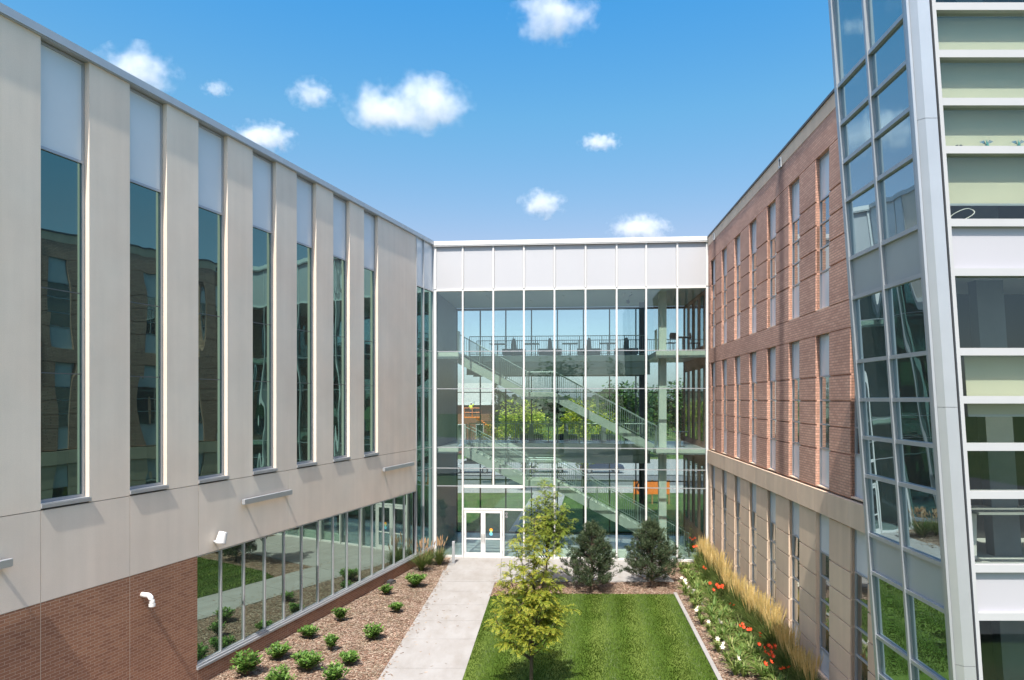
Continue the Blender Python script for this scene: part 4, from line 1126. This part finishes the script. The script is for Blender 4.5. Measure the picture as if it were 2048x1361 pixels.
def person(label, loc, arm_up):
    t = thing('person', label, 'person', loc, 0)
    J = [(0,0,.95),(0,0,1.2),(0,0,1.45),(0,0,1.56),(0,-.01,1.68),(-.10,0,.90),(-.12,-.02,.5),(-.13,.02,.08),(-.13,-.14,.04),(.10,0,.90),(.12,-.02,.5),(.13,.02,.08),(.13,-.14,.04),
         (-.21,0,1.43),(-.27,-.03,1.16),(-.22,-.2,1.0),(.21,0,1.43)] + ([(.34,-.05,1.62),(.40,-.08,1.88)] if arm_up else [(.27,-.03,1.16),(.22,-.2,1.0)])
    Ed = [(0,1),(1,2),(2,3),(3,4),(0,5),(5,6),(6,7),(7,8),(0,9),(9,10),(10,11),(11,12),(2,13),(13,14),(14,15),(2,16),(16,17),(17,18)]
    Rr = [.13,.13,.14,.055,.09,.085,.062,.045,.04,.085,.062,.045,.04,.06,.045,.035,.06,.045,.035]
    vs, ix = [], 0
    b = MB()   # one continuous figure: rounded limbs that taper along the joints
    for a, c in Ed: b.tube([J[a], Vector(J[a]).lerp(Vector(J[c]),.5), J[c]], [Rr[a], (Rr[a]+Rr[c])/2, Rr[c]], 8); b.ball(J[c], Rr[c])
    b.ball(J[0], Rr[0]); b.ball((0,-.01,1.70), .095, .105, .12)
    o_ = b.build('body', M['denim'], t, smooth=True)
    rm = o_.modifiers.new('Remesh', 'REMESH'); rm.mode = 'VOXEL'; rm.voxel_size = .022; rm.use_smooth_shade = True
    f = MB(); f.ball((0,-.02,1.70), .098, .108, .122); f.build('face', M['skin'], t, smooth=True)
    v = MB(); v.tube([(0,0,.92),(0,0,1.2),(0,0,1.40),(0,0,1.50)], [.175,.175,.19,.11], 14); v.tube([(-.17,0,1.42),(-.26,-.03,1.2)], [.085,.07], 10)
    v.tube([(.17,0,1.42),(J[17][0],J[17][1],J[17][2])], [.085,.065], 10); v.build('jacket', M['hazard'], t, smooth=True)
    h = MB(); h.ball((0,0,1.76), .125, .14, .09); h.build('helmet', M['white'], t, smooth=True)
    return t
person('worker in yellow jacket and white helmet standing in the orange basket, one arm raised', (bk.x-.1, D, bk.z), True)
# parked cars and orange hoarding
def car(label, loc, col, rz=0):
    t = thing('parked_car', label, 'car', loc, rz, 'cars parked beyond the road')
    pr = [(-2.2,.35),(-2.25,.75),(-2.1,.95),(-1.35,1.02),(-.75,1.42),(.75,1.45),(1.45,1.0),(2.15,.85),(2.25,.55),(2.2,.35)]
    MB().extr(pr[::-1], -.85, .85).build('body', m_plain('car_paint', col, .25, .2, .02), t, bevel=.06)
    MB().extr([(-1.2,1.02),(-.72,1.37),(.68,1.40),(1.25,1.03)][::-1], -.862, .862).build('side_window', M['black'], t)
    for x in (-1.4, 1.4):
        for y in (-.88, .70):
            w_ = MB().tube([(x,y,.34),(x,y+.18,.34)], .34, 16).build('wheel', M['black'], t); MB().tube([(x,y-.01,.34),(x,y+.19,.34)], .2, 12).build('rim', M['chrome'], w_)
    for x, c in ((2.2, 'white'), (-2.24, 'red')): MB().box(x-.03, x+.05, -.7, -.4, .62, .76).build('headlight' if c == 'white' else 'tail_light', M['white'] if c == 'white' else M['red'], t)
    return t
car('silver parked car seen through the lobby glass left of the doors', (-4.2, 71.5, -.05), (.42,.43,.45))
car('white parked car seen through the lobby glass behind the stair', (3.6, 72.0, -.05), (.62,.62,.62), R(180))
car('dark blue parked car seen through the lobby glass near the orange barrier', (9.4, 71.5, -.05), (.03,.045,.09))
t = thing('barrier_banner', 'orange banner with black and white round emblem on wooden posts behind the link', 'banner', (0,0,0))
p0 = px_at(1268, 989, 50.0)
MB().box(p0.x, p0.x+2.6, 50, 50.03, p0.z, p0.z+.95).build('sheet', M['orange'], t)
for x in (0, 1.35, 2.58): MB().box(p0.x+x-.05, p0.x+x+.05, 50.031, 50.12, -.1, p0.z+1.05).build('post', m_plain('wooden_post', (.30,.17,.07), .8), t)
b = MB(); n = 24
for q0, q1, a0, a1 in ((.46,.36,R(100),R(330)),):
    b.add([(p0.x+.62+q*math.cos(a0+(a1-a0)*k/n), 49.993, p0.z+.58+q*math.sin(a0+(a1-a0)*k/n)) for q in (q0,q1) for k in range(n+1)], [(k,k+1,n+2+k,n+1+k) for k in range(n)])
b.build('emblem_ring', M['black'], t)
b = MB()
for x, z, r_ in ((.5,.9,.13),(.72,.72,.12),(.5,.55,.14),(.75,.42,.10)): b.ball((p0.x+x, 49.99, p0.z+z), r_, .01, r_*.8)
b.build('emblem', M['white'], t)

# ------------------------------------------------------------------ trees beyond (and one group behind the camera, seen in the glass)
M['t_yel'] = m_leaf('yellow_green_leaf', [(.20,.28,.025),(.34,.42,.04),(.50,.53,.05),(.62,.57,.08)], .4)
M['t_grn'] = m_leaf('deep_green_leaf', [(.03,.075,.018),(.05,.11,.025),(.085,.16,.035),(.12,.20,.05)], .3)
M['t_dark'] = m_leaf('dark_green_leaf', [(.010,.028,.012),(.018,.042,.016),(.03,.06,.02),(.045,.08,.03)], .2)
def tree(name, label, loc, H_, Rm, zb, mat, seed, n=5200, ls=.30, lumps=26, grp='trees beyond the glass link'):
    q = random.Random(seed); t = thing(name, label, 'tree', loc, 0, grp)
    b = MB(); wd = MB()
    cz = (H_+zb)/2; hz = (H_-zb)/2
    wd.tube([(0,0,-.3),(0,0,zb),(.1,.1,cz+hz*.5)], [.03*H_,.022*H_,.006*H_], 8)
    L = []
    for i in range(lumps):
        a = q.random()*6.28; u = q.uniform(-1,1); r = q.uniform(.35,.85)
        c = Vector((Rm*r*math.sqrt(1-u*u)*math.cos(a), Rm*r*math.sqrt(1-u*u)*math.sin(a), cz+hz*r*u)); L.append((c, q.uniform(.22,.38)*Rm))
        wd.tube([(0,0,max(zb*.8,c.z-.5*Rm)), Vector((0,0,c.z-.2*Rm)).lerp(c,.5), c], [.012*H_,.008*H_,.003*H_], 5)
    for i in range(n):
        c, r = L[i % lumps]; v = Vector((q.gauss(0,1), q.gauss(0,1), q.gauss(0,1))).normalized()*r*q.random()**.33
        b.leaf(c+v, (q.uniform(-1,1), q.uniform(-1,1), q.uniform(-.6,.5)), (q.uniform(-.5,.5), q.uniform(-.5,.5), 1), ls*q.uniform(.6,1.2), ls*.6)
    b.build('crown', mat, t); wd.build('trunk', M['bark'], t)
    return t
tree('maple_tree', 'yellow green maple in the middle beyond the link, behind the stair landing', (1.0, 58, -.1), 8.3, 2.9, 1.3, M['t_yel'], 31)
tree('maple_tree', 'yellow green maple right of the middle one, behind the sloping stair', (6.3, 60, -.1), 8.0, 2.8, 1.3, M['t_yel'], 32)
tree('maple_tree', 'small orange tinged maple beside the boom lift', (-1.7, 62, -.1), 6.2, 1.6, 1.2, m_leaf('orange_green_leaf', [(.18,.17,.02),(.34,.28,.03),(.46,.28,.03)], .4), 33, 1400)
tree('broadleaf_tree', 'tall deep green tree behind the right hand maple', (16.5, 95, -.1), 10.5, 5.5, 1.5, M['t_grn'], 34, 5000, .55)
tree('broadleaf_tree', 'deep green tree at the right end beyond the pale column', (25.0, 100, -.1), 11, 5.5, 1.5, M['t_grn'], 35, 4600, .55)
tree('broadleaf_tree', 'dark tree at the left end beyond the link', (-8.4, 72, -.1), 8.8, 2.8, .5, M['t_dark'], 36, 4600, .34)
def spruce(label, loc, H_, Rm, seed):
    q = random.Random(seed); t = thing('spruce_tree', label, 'tree', loc); b = MB(); wd = MB().tube([(0,0,-.2),(0,0,H_)], [.16,.02], 7)
    for i in range(1500):
        f = q.random()**.8; r = Rm*(1-f)*q.uniform(.3,1); a = q.random()*6.28
        p = Vector((r*math.cos(a), r*math.sin(a), .4+f*(H_-.4)-.25*r)); b.leaf(p, (math.cos(a), math.sin(a), -.35), (0,0,1), .45, .16)
    b.build('crown', M['t_dark'], t); wd.build('trunk', M['bark'], t)
spruce('narrow dark spruce between the brick house and the yellow green maple', (-2.1, 88, -.1), 10.2, 1.7, 37)
# far wood on the skyline, one mass
b = MB(); q = random.Random(38)
for i in range(9000):
    x = q.uniform(-150,150); k = noise.noise((x*.03,0,2))*4+noise.noise((x*.16,1,2))*2.5
    z = q.random()**.6*(8.0+k); b.leaf((x, 205+q.uniform(-6,6), z), (q.uniform(-1,1),q.uniform(-.3,.3),q.uniform(-.5,.7)), (q.uniform(-1,1),-1,.5), 2.2, 1.5)
tag(b.build('far_woodland', M['t_dark']), kind='stuff')
# behind the camera, for what the glass reflects
for i, (x, y, h, lab) in enumerate(((-3.5, -34, 15.5, 'tallest green tree behind the viewpoint, reflected in the middle of the glass'), (5.5, -40, 14.5, 'green tree behind the viewpoint, reflected right of the middle'), (15, -46, 15, 'green tree behind the viewpoint, reflected at the right'))):
    tree('broadleaf_tree', lab, (x, y, -.1), h, 5.2, 2.0, M['t_grn'], 41+i, 3200, .55, 30, 'trees reflected in the link glass')

# ------------------------------------------------------------------ clouds: soft volumes with a shape of their own
def cloud(label, px, py, wpx, hpx, seed, dens=1.0, lobes=None, d=1900):
    c = px_at(px, py, d); rx = wpx/2/F*d; rz = hpx/2/F*d; ry = rx*.7
    t = NT('cloud_vapour'); cd = t.n('ShaderNodeTexCoord')
    lob = lobes or [(0,0,1.0,1.0)]
    best = None
    for lx, lz, sx_, sz_ in lob:
        mp = t.n('ShaderNodeMapping', vector_type='POINT'); mp.inputs['Location'].default_value = (-lx/sx_, 0, -lz/sz_); mp.inputs['Scale'].default_value = (1/sx_, 1.1, 1/sz_)
        t.l(cd.outputs['Object'], mp.inputs['Vector'])
        ln = t.n('ShaderNodeVectorMath', operation='LENGTH'); t.l(mp.outputs[0], ln.inputs[0])
        v = t.math('SUBTRACT', 1.0, ln.outputs['Value'])
        best = v if best is None else t.math('MAXIMUM', best, v)
    m2 = t.n('ShaderNodeMapping'); m2.inputs['Scale'].default_value = (rx/rz*.9, ry/rz*.9, 1.0); m2.inputs['Location'].default_value = (seed*3.1, seed*1.7, seed)
    t.l(cd.outputs['Object'], m2.inputs['Vector'])
    n = t.noise(m2.outputs[0], 1.7, 8, .62)
    s = t.math('ADD', t.math('MULTIPLY', best, 1.25), t.math('MULTIPLY', t.math('SUBTRACT', n, .5), 2.9))
    # flatter, firmer base
    sx = t.n('ShaderNodeSeparateXYZ'); t.l(cd.outputs['Object'], sx.inputs[0])
    dn = t.math('MULTIPLY', t.math('SUBTRACT', s, .17), 1.3, clamp=True)
    dn = t.math('MULTIPLY', t.math('POWER', dn, 1.5), dens*1.05/rz)
    vp = t.n('ShaderNodeVolumePrincipled'); vp.inputs['Color'].default_value = (1,1,1,1); vp.inputs['Anisotropy'].default_value = 0.0
    t.l(dn, vp.inputs['Density'])
    t.fin(vp, 'Volume')
    b = MB().ball((0,0,0), 1.0, nu=24, nv=16); o = b.build('cloud', t.m); o.location = c; o.scale = (rx, ry, rz)
    tag(o, label, 'cloud', 'small white clouds in the blue sky')
cloud('largest cloud, heart topped and long, above the middle of the roofs', 815, 210, 285, 125, 1, 1, [(-.35,-.18,.62,.75),(.35,.15,.60,.85),(.05,-.25,.85,.6)])
cloud('white cloud cut off by the top edge of the photo', 1110, 30, 200, 120, 2)
cloud('small faint cloud just left of the largest cloud', 622, 188, 110, 70, 3, .7)
cloud('cloud rising behind the limestone roof near the left', 275, 145, 190, 120, 4)
cloud('cloud resting low over the middle of the limestone roof', 527, 275, 150, 70, 5)
cloud('thin flat cloud right of centre, high above the glass link', 1200, 285, 95, 40, 6, .7)
cloud('bright round cloud above the white panels of the link', 1085, 408, 110, 66, 7)
cloud('low cloud touching the roof of the link at the right', 1280, 458, 150, 66, 8)
cloud('faintest small wisp above the limestone roof', 433, 177, 70, 36, 9, .4)
cloud('broad cloud hidden behind the limestone roof, seen only as a reflection in the tower glass', 425, 385, 190, 100, 10, 1.0)
